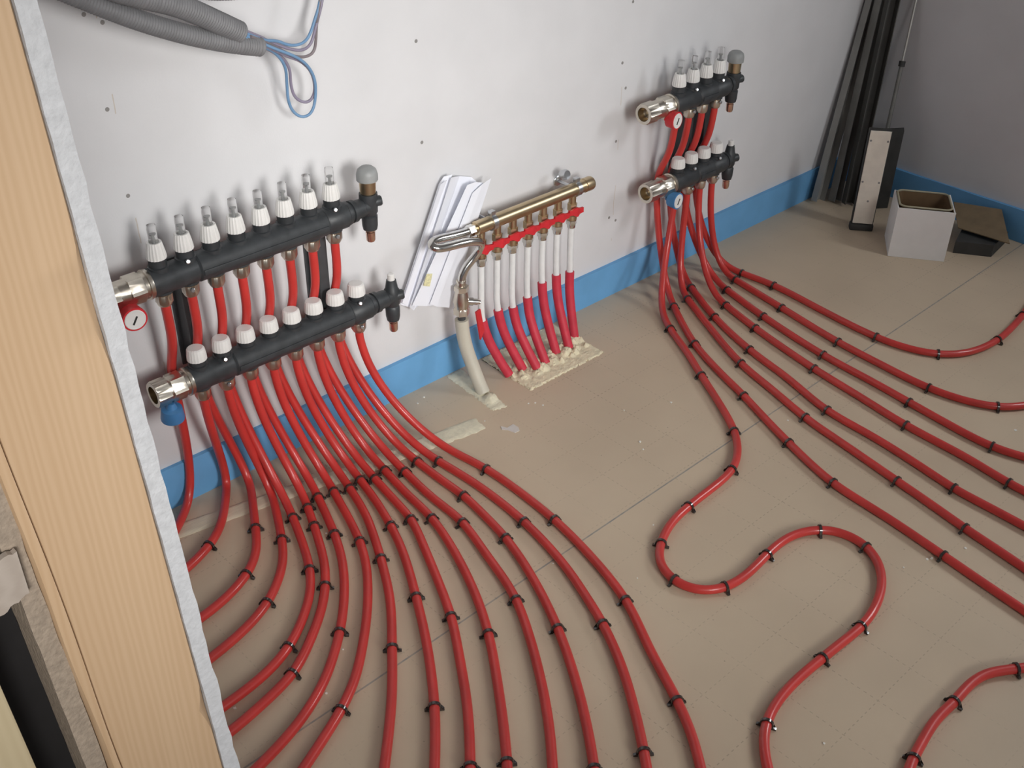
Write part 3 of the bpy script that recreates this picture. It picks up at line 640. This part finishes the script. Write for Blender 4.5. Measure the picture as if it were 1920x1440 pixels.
    if flow:
        add_lathe(bm, [(-0.050, 0.0090), (-0.048, 0.0135), (-0.040, 0.0150), (-0.020, 0.0155), (-0.018, 0.0130), (-0.012, 0.0165), (0.010, 0.0175), (0.014, 0.0185), (0.026, 0.0175)], (xt, Y, zc), (0, 0, 1), 22)
        add_lathe(bm, [(0, 0.0100), (0.020, 0.0100), (0.023, 0.0080)], (xt, Y - 0.004, zc + 0.008), (1, -0.5, 0.1), 14)
    else:
        add_lathe(bm, [(-0.058, 0.0085), (-0.056, 0.0125), (-0.046, 0.0145), (-0.026, 0.0150), (-0.022, 0.0125), (-0.014, 0.0160), (0.012, 0.0165), (0.018, 0.0130), (0.036, 0.0100)], (xt, Y, zc), (0, 0, 1), 22)
        add_lathe(bm, [(0, 0.0105), (0.019, 0.0105), (0.022, 0.0085)], (xt, Y - 0.004, zc + 0.001), (1, -0.5, 0.1), 14)
    part('end_piece', bm, M['black'])
    bm = BM(); zb = zc - (0.049 if flow else 0.057)
    add_lathe(bm, [(0, 0.0085), (0.004, 0.0078), (0.005, 0.0092), (0.022, 0.0088), (0.025, 0.0070), (0.025, 0.0045), (0.012, 0.0040)], (xt, Y, zb), (0, 0, -1), 18)
    part('drain_nozzle', bm, M['copper'])
    if flow:
        bm = BM(); add_lathe(bm, [(0, 0.0120), (0.002, 0.0150), (0.012, 0.0155), (0.028, 0.0160)], (xt, Y, zc + 0.025), (0, 0, 1), 24)
        av = part('air_vent', bm, M['brass'])
        bm = BM(); add_lathe(bm, [(0.0265, 0.0165), (0.0275, 0.0205), (0.0400, 0.0205), (0.0480, 0.0180), (0.0530, 0.0120), (0.0545, 0.003)], (xt, Y, zc + 0.025), (0, 0, 1), 30, ridge=1, depth=0.0006)
        part('vent_cap', bm, M['grey_cap'], av).location = (0, 0, 0)
    else:
        bm = BM(); add_lathe(bm, [(0, 0.0075), (0.012, 0.0072), (0.0135, 0.0055)], (xt, Y, zc + 0.0365), (0, 0, 1), 16)
        part('bleed_cap', bm, M['white_plastic'])
    return root

ZU, ZL = 0.5235, 0.3125
LU, LL, RU, RL = 0.3312, 0.3709, 1.6726, 1.6998
manifold('supply_manifold', 'upper bar of the large manifold with eight clear flow meters', LU, 8, ZU, True, 0.092, 0.083, 0)
manifold('return_manifold', 'lower bar of the large manifold with eight round white caps', LL, 8, ZL, False, 0.070, 0.086, 0)
manifold('supply_manifold', 'upper bar of the small manifold with four flow meters and red thermometer', RU, 4, ZU - 0.016, True, 0.100, 0.063, 0)
manifold('return_manifold', 'lower bar of the small manifold with four white caps and blue thermometer', RL, 4, ZL - 0.012, False, 0.095, 0.062, 0)

def bracket(x, z0, z1, label):
    bm = BM()
    add_box(bm, (x - 0.011, -0.0045, z0), (x + 0.011, -0.0005, z1), bevel=0.001)
    add_box(bm, (x - 0.0035, -0.046, z0 + 0.004), (x + 0.0035, -0.004, z1 - 0.004), bevel=0.001)
    add_box(bm, (x - 0.011, -0.049, z0 + 0.004), (x + 0.011, -0.044, z1 - 0.004), bevel=0.001)
    tag(obj('wall_bracket', bm, M['bracket'], smooth=0, origin=(x, -0.001, z0)), label, 'bracket', 'wall brackets behind the manifold bars')
bracket(0.387, 0.30, 0.515, 'dark wall bracket behind the large manifold near its union end')
bracket(0.668, 0.30, 0.515, 'dark wall bracket behind the large manifold near its air vent')
bracket(1.768, 0.29, 0.495, 'dark wall bracket behind the small manifold near its unions')
bracket(1.836, 0.29, 0.495, 'dark wall bracket behind the small manifold near its air vent')

# ------------------------------------------------------------------ red heating pipes and their clips
RP = 0.0084
LEFT = ['P%d' % i for i in range(1, 17)]
RIGHT = ['Q%d' % i for i in range(1, 9)]
start = {}
for i in range(8):
    start['P%d' % (2 * i + 2)] = (LL + 0.05 * i, ZL, 'low'); start['P%d' % (2 * i + 1)] = (LU + 0.05 * i, ZU, 'up')
for k, (s, i) in {'Q1': ('low', 0), 'Q2': ('up', 0), 'Q3': ('low', 1), 'Q4': ('up', 1), 'Q5': ('low', 2), 'Q6': ('up', 2), 'Q7': ('low', 3), 'Q8': ('up', 3)}.items():
    start[k] = ((RL if s == 'low' else RU) + 0.05 * i, ZL - 0.011 if s == 'low' else ZU - 0.013, s)

def hermite(a, ta, b, tb, n):
    out = []
    for i in range(n):
        t = i / n; t2, t3 = t * t, t * t * t
        out.append(a * (2 * t3 - 3 * t2 + 1) + ta * (t3 - 2 * t2 + t) + b * (-2 * t3 + 3 * t2) + tb * (t3 - t2))
    return out

ZP = RP + 0.0006
def floor_path(key):
    pts, cl = FLOOR_RUNS[key]
    P3 = [Vector((x, y, ZP)) for x, y in pts]
    d = (P3[-1] - P3[-2]).normalized()
    if key in ('P1', 'P2', 'P3', 'P4', 'P5', 'P6', 'P7'):
        e = P3[-1]; P3 += [Vector((e.x - 0.22, e.y - 0.02, ZP)), Vector((e.x - 0.60, e.y - 0.02, ZP))]
    elif key == 'Q8': P3 += [P3[-1] + d * 0.06, P3[-1] + d * 0.12]
    elif key[0] == 'P': P3 += [P3[-1] + d * 0.10, P3[-1] + d * 0.14 + Vector((0, -0.25, 0)), P3[-1] + d * 0.14 + Vector((0, -0.85, 0))]
    else: P3 += [P3[-1] + d * 0.15, P3[-1] + d * 0.42]
    if key == 'R1':
        d0 = (P3[0] - P3[1]).normalized(); P3 = [P3[0] + d0 * 0.06] + P3
    return P3

def pipe_path(key):
    fl = smooth_path(floor_path(key), 0.008, 6)
    if key not in start: return fl, fl
    x, z, kind = start[key]
    tb = (fl[6] - fl[0]).normalized()
    S = Vector((x, -0.075, z - 0.048)); E = fl[0]
    if kind == 'low':
        L = (E - S).length
        riser = hermite(S, Vector((0, 0, -1)) * L * 1.05, E, tb * L * 0.95, 44)
    else:
        zm = ZL + 0.0 if key[0] == 'P' else ZL - 0.011
        Mid = Vector((x + (0.006 if key[0] == 'P' else 0.0), -0.036, zm))
        Q = Vector((x + (0.004 if key[0] == 'P' else 0.0), -0.068, zm + 0.085))
        a = hermite(S, Vector((0, 0, -0.08)), Q, Vector((0, 0.012, -0.08)), 10) + hermite(Q, Vector((0, 0.014, -0.09)), Mid, Vector((0, 0.0, -0.09)), 12)
        L = (E - Mid).length
        riser = a + hermite(Mid, Vector((0, -0.02, -1)) * L * 1.0, E, tb * L * 0.95, 44)
    whole = riser + fl
    for _ in range(14):
        whole = whole[:3] + [(whole[q - 1] + whole[q] * 2 + whole[q + 1]) / 4 for q in range(3, len(whole) - 1)] + [whole[-1]]
    for q, v in enumerate(whole):
        if v.z < ZP: v.z = ZP
    top = Vector((x, -0.075, z - 0.030))
    return [top] + whole, whole[len(riser):]

def add_clip(bm, p, t):
    """black staple: arch over the pipe with two outward feet"""
    t = Vector((t.x, t.y, 0)).normalized(); s = Vector((-t.y, t.x, 0)); up = Vector((0, 0, 1))
    w = 0.0024; ri, ro = RP + 0.0004, RP + 0.0026
    sec_in, sec_out = [], []
    for i in range(13):
        a = math.pi * i / 12
        sec_in.append((ri * math.cos(a), ZP + ri * math.sin(a))); sec_out.append((ro * math.cos(a), ZP + ro * math.sin(a)))
    right_out = [(ro + 0.0048, 0.0010), (ro + 0.0050, 0.0036), (ro + 0.0036, 0.0042), (ro + 0.0004, 0.0052)]
    outline = [(ri, 0.0006)] + [(ro + 0.0002, 0.0006)] + right_out + sec_out + [(-x, z) for x, z in reversed(right_out)] + [(-ro - 0.0002, 0.0006), (-ri, 0.0006)] + list(reversed(sec_in))
    A = [bm.verts.new(p + s * x + up * (z - p.z) - t * w) for x, z in outline]
    B = [bm.verts.new(p + s * x + up * (z - p.z) + t * w) for x, z in outline]
    n = len(outline)
    for i in range(n):
        j = (i + 1) % n
        bm.faces.new((A[i], A[j], B[j], B[i]))
    fa = bm.faces.new(A); fb = bm.faces.new(list(reversed(B)))
    bmesh.ops.triangulate(bm, faces=[fa, fb])

def pipe_words(key):
    if key[0] == 'P': return '%s pipe from the left in the large fan' % nth(int(key[1:]) - 1)
    if key[0] == 'Q': return '%s pipe from the left in the small fan' % nth(int(key[1:]) - 1)
    return 'short pipe bend in the lower right corner'
for key in LEFT + RIGHT + ['R1']:
    path, fl = pipe_path(key)
    bm = BM(); add_tube(bm, path, RP, 14)
    extra = {'P': 'red heating pipe, %s', 'Q': 'red heating pipe, %s', 'R': 'red heating pipe, %s'}[key[0]] % pipe_words(key)
    if key == 'Q1': extra = 'red heating pipe winding in an S loop across the floor, %s' % 'leftmost of the small fan'
    if key == 'Q8': extra = 'red heating pipe curving back toward the dark corner, last of the small fan'
    if key == 'P16': extra = 'red heating pipe, outermost on the right of the large fan'
    if key == 'P1': extra = 'red heating pipe vanishing first behind the plasterboard edge, leftmost of the large fan'
    grp = {'P': 'red pipes fanning from the large manifold', 'Q': 'red pipes fanning from the small manifold', 'R': None}[key[0]]
    tag(obj('heating_pipe', bm, M['pipe_red'], smooth=60), extra, 'pipe', grp)
    pts, cl = FLOOR_RUNS[key]
    for k, ci in enumerate(cl):
        c = Vector((pts[ci][0], pts[ci][1], ZP))
        i = min(range(1, len(fl) - 1), key=lambda q: (fl[q] - c).length)
        bm = BM(); p = fl[i].copy(); add_clip(bm, p, fl[min(i + 2, len(fl) - 1)] - fl[max(i - 2, 0)])
        words = ('black clip, %s from the right edge on the short corner bend' % nth(k)) if key[0] == 'R' else \
            'black clip, %s from the wall on %s' % (nth(k), pipe_words(key).replace('pipe from the left in the', 'pipe from left of'))
        tag(obj('pipe_clip', bm, M['clip_black'], smooth=40, origin=(p.x, p.y, 0.0)), words, 'clip', 'black clips pinning the red pipes')

# ------------------------------------------------------------------ brass tap-water manifold in the middle
ZB, YB = 0.378, -0.060
BX = [1.062 + 0.0467 * i for i in range(7)]
wm = thing('water_manifold', 'brass water manifold bar with seven red handled outlets and a chrome feed loop', 'manifold', (1.2, YB, ZB))
def wpart(nm, bm, m, par=None, sm=35):
    o = obj(nm, bm, m, None, sm); o.parent = par or wm
    o.location = (0, 0, 0) if par else -wm.location
    return o
bm = BM()
add_lathe(bm, [(0, 0.0115), (0.010, 0.0115), (0.011, 0.0150), (0.340, 0.0150), (0.3405, 0.0165), (0.362, 0.0165), (0.366, 0.0150)], (1.036, YB, ZB), (1, 0, 0), 28)
wpart('bar', bm, M['brass'])
for i, x in enumerate(BX):
    zt = 0.302 + 0.0028 * i if False else 0.312
    bm = BM()
    add_lathe(bm, [(0.0, 0.0085), (0.020, 0.0085), (0.0205, 0.0115), (0.036, 0.0115), (0.0365, 0.0090), (0.048, 0.0090), (0.0485, 0.0120), (0.060, 0.0120), (0.0605, 0.0095), (0.070, 0.0095)], (x, YB, ZB - 0.012), (0, 0, -1), 24, hexa=(2, 3))
    v = wpart('valve', bm, M['brass'])
    bm = BM(); add_lathe(bm, [(0.0, 0.0105), (0.001, 0.0128), (0.010, 0.0128), (0.013, 0.0100), (0.020, 0.0095)], (x, YB, ZB - 0.073), (0, 0, -1), 24, hexa=(1, 2))
    wpart('nut', bm, M['chrome'], v)
    # butterfly handle: flat wavy red wing in front of the valve body
    bm = BM(); n = 14; rows = []
    for k in range(n + 1):
        u = -1 + 2 * k / n
        hh = 0.0062 + 0.0050 * math.exp(-(u / 0.38) ** 2); zz = ZB - 0.049 - 0.002 * u
        xx = x + 0.0232 * u; yy = YB - 0.0155 - 0.004 * math.exp(-(u / 0.35) ** 2)
        rows.append([bm.verts.new(c) for c in ((xx, yy, zz - hh), (xx, yy, zz + hh), (xx, yy + 0.005, zz + hh), (xx, yy + 0.005, zz - hh))])
    for a, b in zip(rows, rows[1:]):
        for k in range(4):
            j = (k + 1) % 4
            bm.faces.new((a[k], a[j], b[j], b[k]))
    bm.faces.new(list(reversed(rows[0]))); bm.faces.new(rows[-1])
    wpart('handle', bm, M['red_plastic'], v)
for x in (1.093, 1.352):
    bm = BM()
    add_lathe(bm, [(-0.006, 0.0152), (-0.006, 0.0180), (0.006, 0.0180), (0.006, 0.0152)], (x, YB, ZB), (1, 0, 0), 28)
    add_box(bm, (x - 0.006, YB - 0.006, ZB + 0.016), (x + 0.006, YB + 0.006, ZB + 0.027), bevel=0.001)
    add_lathe(bm, [(0, 0.004), (0.044, 0.004)], (x, YB + 0.0165, ZB), (0, 1, 0), 10)
    add_lathe(bm, [(0, 0.013), (0.002, 0.013), (0.004, 0.010)], (x, -0.0005, ZB), (0, -1, 0), 18)
    wpart('pipe_clamp', bm, M['steel'])
bm = BM(); add_lathe(bm, [(0, 0.010), (0.012, 0.012), (0.018, 0.010)], (1.335, -0.030, ZB + 0.030), (0, -1, 0.25), 18)
wpart('wing_nut', bm, M['steel'])
# chrome feed loop
FEED = [(1.040, YB, ZB), (1.010, YB, ZB + 0.001), (0.975, YB, ZB + 0.005), (0.940, YB - 0.001, ZB + 0.010), (0.922, YB - 0.005, ZB + 0.010), (0.916, YB - 0.012, ZB + 0.006), (0.924, YB - 0.019, ZB + 0.002),
        (0.945, YB - 0.023, ZB - 0.001), (0.985, YB - 0.025, ZB - 0.005), (1.020, YB - 0.025, ZB - 0.012), (1.041, YB - 0.022, ZB - 0.023), (1.046, YB - 0.014, ZB - 0.042),
        (1.036, YB - 0.007, ZB - 0.062), (1.020, YB - 0.002, ZB - 0.079), (1.009, YB, ZB - 0.096), (1.0050, YB, ZB - 0.112)]
bm = BM(); add_tube(bm, smooth_path(FEED, 0.004, 3), 0.0092, 18)
wpart('feed_tube', bm, M['chrome'])
bm = BM(); add_lathe(bm, [(0, 0.0098), (0.001, 0.0130), (0.016, 0.0130), (0.017, 0.0105)], (1.040, YB, ZB), (-1, 0, 0), 24, hexa=(1, 2))
wpart('union_nut', bm, M['chrome'])
# shut-off valve below the loop
XV = 1.0045
bm = BM()
add_lathe(bm, [(0.0, 0.0105), (0.004, 0.0115), (0.0045, 0.0098), (0.014, 0.0098), (0.015, 0.0165), (0.026, 0.0165), (0.027, 0.0135), (0.034, 0.0150), (0.052, 0.0185), (0.068, 0.0150), (0.070, 0.0180), (0.084, 0.0180), (0.086, 0.0120)],
          (XV, YB, 0.270), (0, 0, -1), 30, hexa=(4, 5, 10, 11))
sv = wpart('shutoff_valve', bm, M['nickel'])
bm = BM(); add_lathe(bm, [(0, 0.0125), (0.006, 0.0125)], (XV, YB, 0.2435), (0, 0, -1), 24)
wpart('ring', bm, M['copper'], sv)
bm = BM(); add_lathe(bm, [(0.0, 0.0090), (0.014, 0.0090), (0.0145, 0.0070), (0.024, 0.0070), (0.025, 0.0050), (0.030, 0.0050)], (XV + 0.008, YB - 0.008, 0.218), (0.78, -0.55, -0.15), 18)
wpart('spindle', bm, M['chrome'], sv)
bm = BM(); add_slab(bm, [(1.028, -0.082, 0.190), (1.044, -0.078, 0.190), (1.050, -0.084, 0.135), (1.036, -0.088, 0.118)], 0.004)
wpart('handle', bm, M['red_plastic'], sv)
bm = BM(); add_lathe(bm, [(0, 0.0088), (0.030, 0.0088)], (XV, YB, 0.186), (0, 0, -1), 18)
wpart('tailpiece', bm, M['bracket'], sv)

# beige conduit from the shut-off valve into the floor
bm = BM()
bp_ = smooth_path([(XV, YB, 0.172), (XV + 0.001, YB - 0.002, 0.14), (XV + 0.004, YB - 0.010, 0.10), (XV + 0.007, YB - 0.027, 0.06), (XV + 0.009, YB - 0.048, 0.02), (XV + 0.010, YB - 0.060, 0.0015)], 0.005, 2)
add_tube(bm, bp_, 0.0155, 18)
tag(obj('water_conduit', bm, M['pipe_beige'], smooth=60), 'thick beige conduit curving from the shut-off valve down into the floor', 'conduit')

SLEEVE_TOP = [0.146, 0.158, 0.148, 0.156, 0.178, 0.182, 0.172]
SL_LABEL = ['nearest the beige conduit', 'second from the beige conduit', 'third from the beige conduit', 'middle of the seven', 'third from the right end', 'second from the right end', 'last at the right end']
for i, x in enumerate(BX):
    fx, fy = SLEEVE_FOOT[i]; zt = SLEEVE_TOP[i]; zn = ZB - 0.094
    ctrl = [Vector((x, YB, zn)), Vector((x, YB, zn - 0.05)), Vector((x + 0.001, YB - 0.001, zt + 0.01)), Vector((x + 0.25 * (fx - x), YB + 0.18 * (fy - YB), zt * 0.70)),
            Vector((x + 0.60 * (fx - x), YB + 0.55 * (fy - YB), zt * 0.36)), Vector((fx, fy, 0.006))]
    path = smooth_path(ctrl, 0.005, 3)
    top = [p for p in path if p.z >= zt - 0.012]; low = [p for p in path if p.z <= zt]
    bm = BM(); add_tube(bm, top, 0.0075, 14)
    tag(obj('water_pipe', bm, M['pipe_white'], smooth=60), 'white water pipe under a red handle, %s' % SL_LABEL[i], 'pipe', 'white pipes under the brass manifold')
    bm = BM(); add_tube(bm, low, 0.0108, 16)
    tag(obj('pipe_sleeve', bm, M['sleeve_red'], smooth=60), 'red sleeve entering the foam patch, %s' % SL_LABEL[i], 'pipe sleeve', 'red sleeves in the foam patch')

# ------------------------------------------------------------------ folded papers behind the feed loop
def leaf(bm, pts, thick=0.0006):
    """strip of paper: list of (lower, upper) point pairs across its width"""
    A = [[bm.verts.new(Vector(p) + Vector((0, d, 0))) for p in pr] for d in (0, thick) for pr in pts]
    n = len(pts); F, B = A[:n], A[n:]
    for i in range(n - 1):
        bm.faces.new((F[i][0], F[i + 1][0], F[i + 1][1], F[i][1])); bm.faces.new((B[i][0], B[i][1], B[i + 1][1], B[i + 1][0]))
        bm.faces.new((F[i][0], B[i][0], B[i + 1][0], F[i + 1][0])); bm.faces.new((F[i][1], F[i + 1][1], B[i + 1][1], B[i][1]))
    for i in (0, n - 1): bm.faces.new((F[i][0], F[i][1], B[i][1], B[i][0]))
PG = 'papers tucked behind the chrome loop'
def sheet(rows): 
    bm = BM()
    for r_ in rows: leaf(bm, r_)
    return obj('folded_leaflet', bm, M['paper'], smooth=0)
tag(sheet(PAPER_A), 'narrow folded white leaflet on the left of the papers behind the loop', 'paper', PG)
tag(sheet(PAPER_B), 'shaded hollow folded leaflet in the middle of the papers behind the loop', 'paper', PG)
sh = thing('paper_sheet', 'broad white sheet with a yellow mark at its lower left behind the loop', 'paper', (0.96, -0.034, 0.3), PG)
o = sheet(PAPER_C); o.name = 'page'; o.parent = sh; o.location = -sh.location
bm = BM(); leaf(bm, YELLOW_MARK, 0.0003)
o = obj('yellow_mark', bm, M['note'], smooth=0); o.parent = sh; o.location = -sh.location
o = sheet(PAPER_D); o.name = 'paper_sheet'
tag(o, 'topmost narrow white sheet on the right of the papers behind the loop', 'paper', PG)

# ------------------------------------------------------------------ grey conduits and loose wires above
def conduit(path, r, label):
    p = smooth_path(smooth_path(path, 0.02, 3), 0.0023, 0)
    rad = [r * (1.035 if i % 2 else 0.955) for i in range(len(p))]
    bm = BM(); add_tube(bm, p, r, 20, radii=rad)
    tag(obj('corrugated_conduit', bm, M['conduit'], smooth=20), label, 'conduit', 'grey corrugated conduits hanging at the upper left')
def upward(p, dx, dz=0.45):
    return [(p[0] + dx, p[1], p[2] + dz), (p[0] + dx * 0.6, p[1], p[2] + dz * 0.5)]
conduit(upward(CONDUIT_A[0], -0.20) + CONDUIT_A, 0.0172, 'upper fat grey corrugated conduit with wires leaving its end')
conduit(upward(CONDUIT_B[0], -0.20) + CONDUIT_B, 0.0150, 'lower grey corrugated conduit sweeping out from the top left')
conduit(upward(CONDUIT_C[0], -0.22) + CONDUIT_C + upward(CONDUIT_C[-1], 0.20)[::-1], 0.0110, 'grey corrugated conduit just grazing the top edge of the photo')
def wire(path, m, label, r=0.0026):
    bm = BM(); add_tube(bm, smooth_path(path, 0.004, 3), r, 10)
    tag(obj('electric_wire', bm, m, smooth=60), label, 'wire', 'loose wires at the conduit ends')
wire(WIRE_BLUE_LOOP, M['wire_blue'], 'blue wire bent into the longest hanging loop')
wire(WIRE_BROWN_LOOP, M['wire_grey'], 'mauve wire forming the shorter inner hanging loop')
wire(WIRE_BLUE_RIGHT + upward(WIRE_BLUE_RIGHT[-1], 0.03)[::-1], M['wire_blue'], 'blue wire turning up beside the hanging loop to the top edge')
wire(WIRE_GREY_RIGHT + upward(WIRE_GREY_RIGHT[-1], 0.03)[::-1], M['wire_grey'], 'mauve wire rising next to the blue wire')
wire(WIRE_BROWN_RIGHT + upward(WIRE_BROWN_RIGHT[-1], 0.03)[::-1], M['wire_brown'], 'brown wire with the lowest bend rising to the top edge')

# ------------------------------------------------------------------ things in the far corner
e1 = Vector((0.573, -0.820, 0)); e2 = Vector((0.820, 0.573, 0))
def plan(o, a, b, z=0.0): return Vector(o) + e1 * a + e2 * b + Vector((0, 0, z))
def plan_matrix(o, ex, ey): return Matrix(((ex.x, ey.x, 0, o[0]), (ex.y, ey.y, 0, o[1]), (0, 0, 1, 0), (0, 0, 0, 1)))
# white open carton
MB = plan_matrix((2.296, -0.374), e1, e2)
cb = thing('carton_box', 'white open-topped carton on the floor in front of the right corner', 'box', MB @ Vector((0.075, 0.065, 0)))
def cpart(nm, bm, m, par=cb):
    o = obj(nm, bm, m, None, 0); o.parent = par; o.location = -par.location
    return o
bm = BM(); W, D, H, t = 0.150, 0.130, 0.146, 0.003
add_box(bm, (0, 0, 0.0005), (W, t, H), mtx=MB); add_box(bm, (0, D - t, 0.0005), (W, D, H * 0.97), mtx=MB)
add_box(bm, (0, t, 0.0005), (t, D - t, H * 0.985), mtx=MB); add_box(bm, (W - t, t, 0.0005), (W, D - t, H * 0.985), mtx=MB)
add_box(bm, (t, t, 0.0005), (W - t, D - t, 0.004), mtx=MB)
cpart('shell', bm, M['carton_white'])
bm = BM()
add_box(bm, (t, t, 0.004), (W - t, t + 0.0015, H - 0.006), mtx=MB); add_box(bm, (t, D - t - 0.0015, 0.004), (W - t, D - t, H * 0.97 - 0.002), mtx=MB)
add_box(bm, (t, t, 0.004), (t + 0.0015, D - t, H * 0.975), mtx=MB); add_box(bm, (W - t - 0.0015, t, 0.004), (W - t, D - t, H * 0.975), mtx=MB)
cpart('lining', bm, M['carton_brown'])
# tray with pale rim resting in the carton
ty = thing('tray', 'dark tray with a pale rounded rim lying in the white carton', 'tray', MB @ Vector((0.075, 0.07, 0.12)))
def rounded(w0, w1, d0, d1, r, n=5):
    out = []
    for cx, cy, a0 in ((w1 - r, d0 + r, -90), (w1 - r, d1 - r, 0), (w0 + r, d1 - r, 90), (w0 + r, d0 + r, 180)):
        for k in range(n + 1):
            a = math.radians(a0 + 90 * k / n); out.append((cx + r * math.cos(a), cy + r * math.sin(a)))
    return out
loop = rounded(0.006, 0.143, 0.012, 0.122, 0.018)
bm = BM(); add_tube(bm, [MB @ Vector((x, y, 0.147)) for x, y in loop + [loop[0], loop[1]]], 0.0028, 8, cap=False)
cpart('rim', bm, M['pale_rim'], ty)
bm = BM(); inner = rounded(0.010, 0.139, 0.016, 0.118, 0.015)
hi = [bm.verts.new(MB @ Vector((x, y, 0.146))) for x, y in inner]; lo = [bm.verts.new(MB @ Vector((x, y, 0.085))) for x, y in inner]
for i in range(len(inner)):
    j = (i + 1) % len(inner)
    bm.faces.new((hi[i], hi[j], lo[j], lo[i]))
bm.faces.new(lo)
cpart('pan', bm, M['carton_brown'], ty)

# tall narrow case with a cream front plate
f1 = Vector((0.6168, -0.7871, 0)); f2 = Vector((0.7871, 0.6168, 0))
MT = plan_matrix((2.365, -0.2130), f1, f2)
tc_ = thing('tall_case', 'tall narrow dark case with a screwed cream front plate standing in the corner', 'case', MT @ Vector((0.028, 0.03, 0)))
W, D, H = 0.0560, 0.022, 0.302
bm = BM(); add_box(bm, (-0.003, 0.002, 0.0), (W + 0.003, D, H), bevel=0.003, mtx=MT)
o = obj('body', bm, M['dark_case'], None, 30); o.parent = tc_; o.location = -tc_.location
bm = BM(); add_box(bm, (0.0, -0.002, 0.022), (W, 0.0025, H - 0.002), bevel=0.001, mtx=MT)
pl = obj('front_plate', bm, M['cream_plate'], None, 0); pl.parent = tc_; pl.location = -tc_.location
for a, z in ((0.005, H - 0.030), (W - 0.005, H - 0.030), (0.005, 0.150), (W - 0.006, 0.150), (0.030, 0.092)):
    bm = BM(); c = MT @ Vector((a, -0.0018, z)); add_lathe(bm, [(0, 0.0032), (0.0008, 0.0030), (0.0009, 0.001)], c, -f2, 10)
    o = obj('screw', bm, M['screw'], None, 0); o.parent = pl
bm = BM(); add_box(bm, (-0.006, -0.006, 0.0), (W + 0.004, D * 0.9, 0.020), bevel=0.004, mtx=MT)
o = obj('foot', bm, M['dark_case'], None, 30); o.parent = tc_; o.location = -tc_.location

bm = BM(); add_prism(bm, DARK_PANEL, 0.0, DARK_PANEL_H)
tag(obj('black_case', bm, M['dark_case'], smooth=0), 'upright black case standing just behind the cream plated case', 'case')

# steel profiles leaning into the corner, the grey one added as wall shade
def channel(a, b, w, d, m, label, roll=0.0):
    a, b = Vector(a), Vector(b); z = (b - a).normalized()
    x = (Vector((1, 0, 0)) - z * z.x).normalized(); x = Matrix.Rotation(roll, 3, z) @ x; y = z.cross(x); t = 0.0025
    sec = [(-w / 2, 0), (w / 2, 0), (w / 2, -d), (w / 2 - t, -d), (w / 2 - t, -t), (-w / 2 + t, -t), (-w / 2 + t, -d), (-w / 2, -d)]
    bm = BM(); A = [bm.verts.new(a + x * u + y * -v) for u, v in sec]; B = [bm.verts.new(b + x * u + y * -v) for u, v in sec]
    for i in range(8):
        j = (i + 1) % 8
        bm.faces.new((A[i], A[j], B[j], B[i]))
    fa = bm.faces.new(A); fb = bm.faces.new(B); bmesh.ops.triangulate(bm, faces=[fa, fb])
    return tag(obj('steel_profile', bm, m, smooth=0), label, 'profile', 'steel profiles leaning in the corner')
channel((2.452, -0.030, 0.004), (2.602, -0.006, 0.60), 0.048, 0.020, M['shade_grey'], 'grey profile standing in for shade furthest along the back wall', roll=math.pi)
channel((2.492, -0.062, 0.004), (2.628, -0.022, 0.75), 0.036, 0.022, M['dark_steel'], 'dark steel profile leaning in the middle of the corner bundle', roll=math.pi)
channel((2.510, -0.105, 0.004), (2.640, -0.055, 0.98), 0.034, 0.026, M['black_steel'], 'blackest steel profile leaning right beside the tall case', roll=math.pi * 0.8)
rod = thing('leaning_rod', 'thin rod with a light upper half leaning on the right wall corner', 'rod', (2.53, -0.16, 0.0))
ra, rb = Vector((2.515, -0.180, 0.0)), Vector((2.652, -0.118, 0.62))
rc = ra.lerp(rb, 0.67)
bm = BM(); add_tube(bm, [ra, ra.lerp(rc, 0.5), rc], 0.006, 10); o = obj('lower_tube', bm, M['dark_steel'], None, 60); o.parent = rod; o.location = -rod.location
bm = BM(); add_tube(bm, [rc, rc.lerp(rb, 0.5), rb], 0.0035, 10); o = obj('upper_rod', bm, M['rod_light'], None, 60); o.parent = rod; o.location = -rod.location
bm = BM(); add_tube(bm, [rc - (rb - ra) * 0.012, rc, rc + (rb - ra) * 0.012], 0.009, 12); o = obj('collar', bm, M['dark_case'], None, 60); o.parent = rod; o.location = -rod.location

# propped cardboard, with a low dark block added as the shade beneath it
bm = BM(); add_slab(bm, CARDBOARD, 0.003)
tag(obj('cardboard_sheet', bm, M['carton_tan'], smooth=0), 'brown cardboard sheet propped between the white carton and right wall', 'cardboard')
bm = BM(); add_prism(bm, CARD_SHADE, 0.0, 0.036)
tag(obj('card_shade_block', bm, M['dark_case'], smooth=0), 'low dark block standing in for shade under the brown cardboard sheet', 'block')

# ------------------------------------------------------------------ litter on the floor
def flake(bm, x, y, s, rnd, h=0.002):
    n = rnd.randint(4, 6); a0 = rnd.uniform(0, 6.28)
    pts = [(x + s * rnd.uniform(0.5, 1) * math.cos(a0 + 6.283 * k / n), y + s * rnd.uniform(0.5, 1) * math.sin(a0 + 6.283 * k / n)) for k in range(n)]
    add_prism(bm, pts, 0.0, h * rnd.uniform(0.5, 1.0))
bm = BM(); rnd = random.Random(21)
for x, y, s in CRUMBS: flake(bm, x, y, s, rnd)
tag(obj('plaster_crumbs', bm, M['crumb'], smooth=0), 'white plaster crumbs scattered over the beige floor', 'crumbs', kind='stuff')
bm = BM(); add_prism(bm, SCRAP, 0.0, 0.0015)
tag(obj('plastic_scrap', bm, M['scrap'], smooth=0), 'pale plastic scrap on the bare floor right of the cream filler strip', 'scrap')
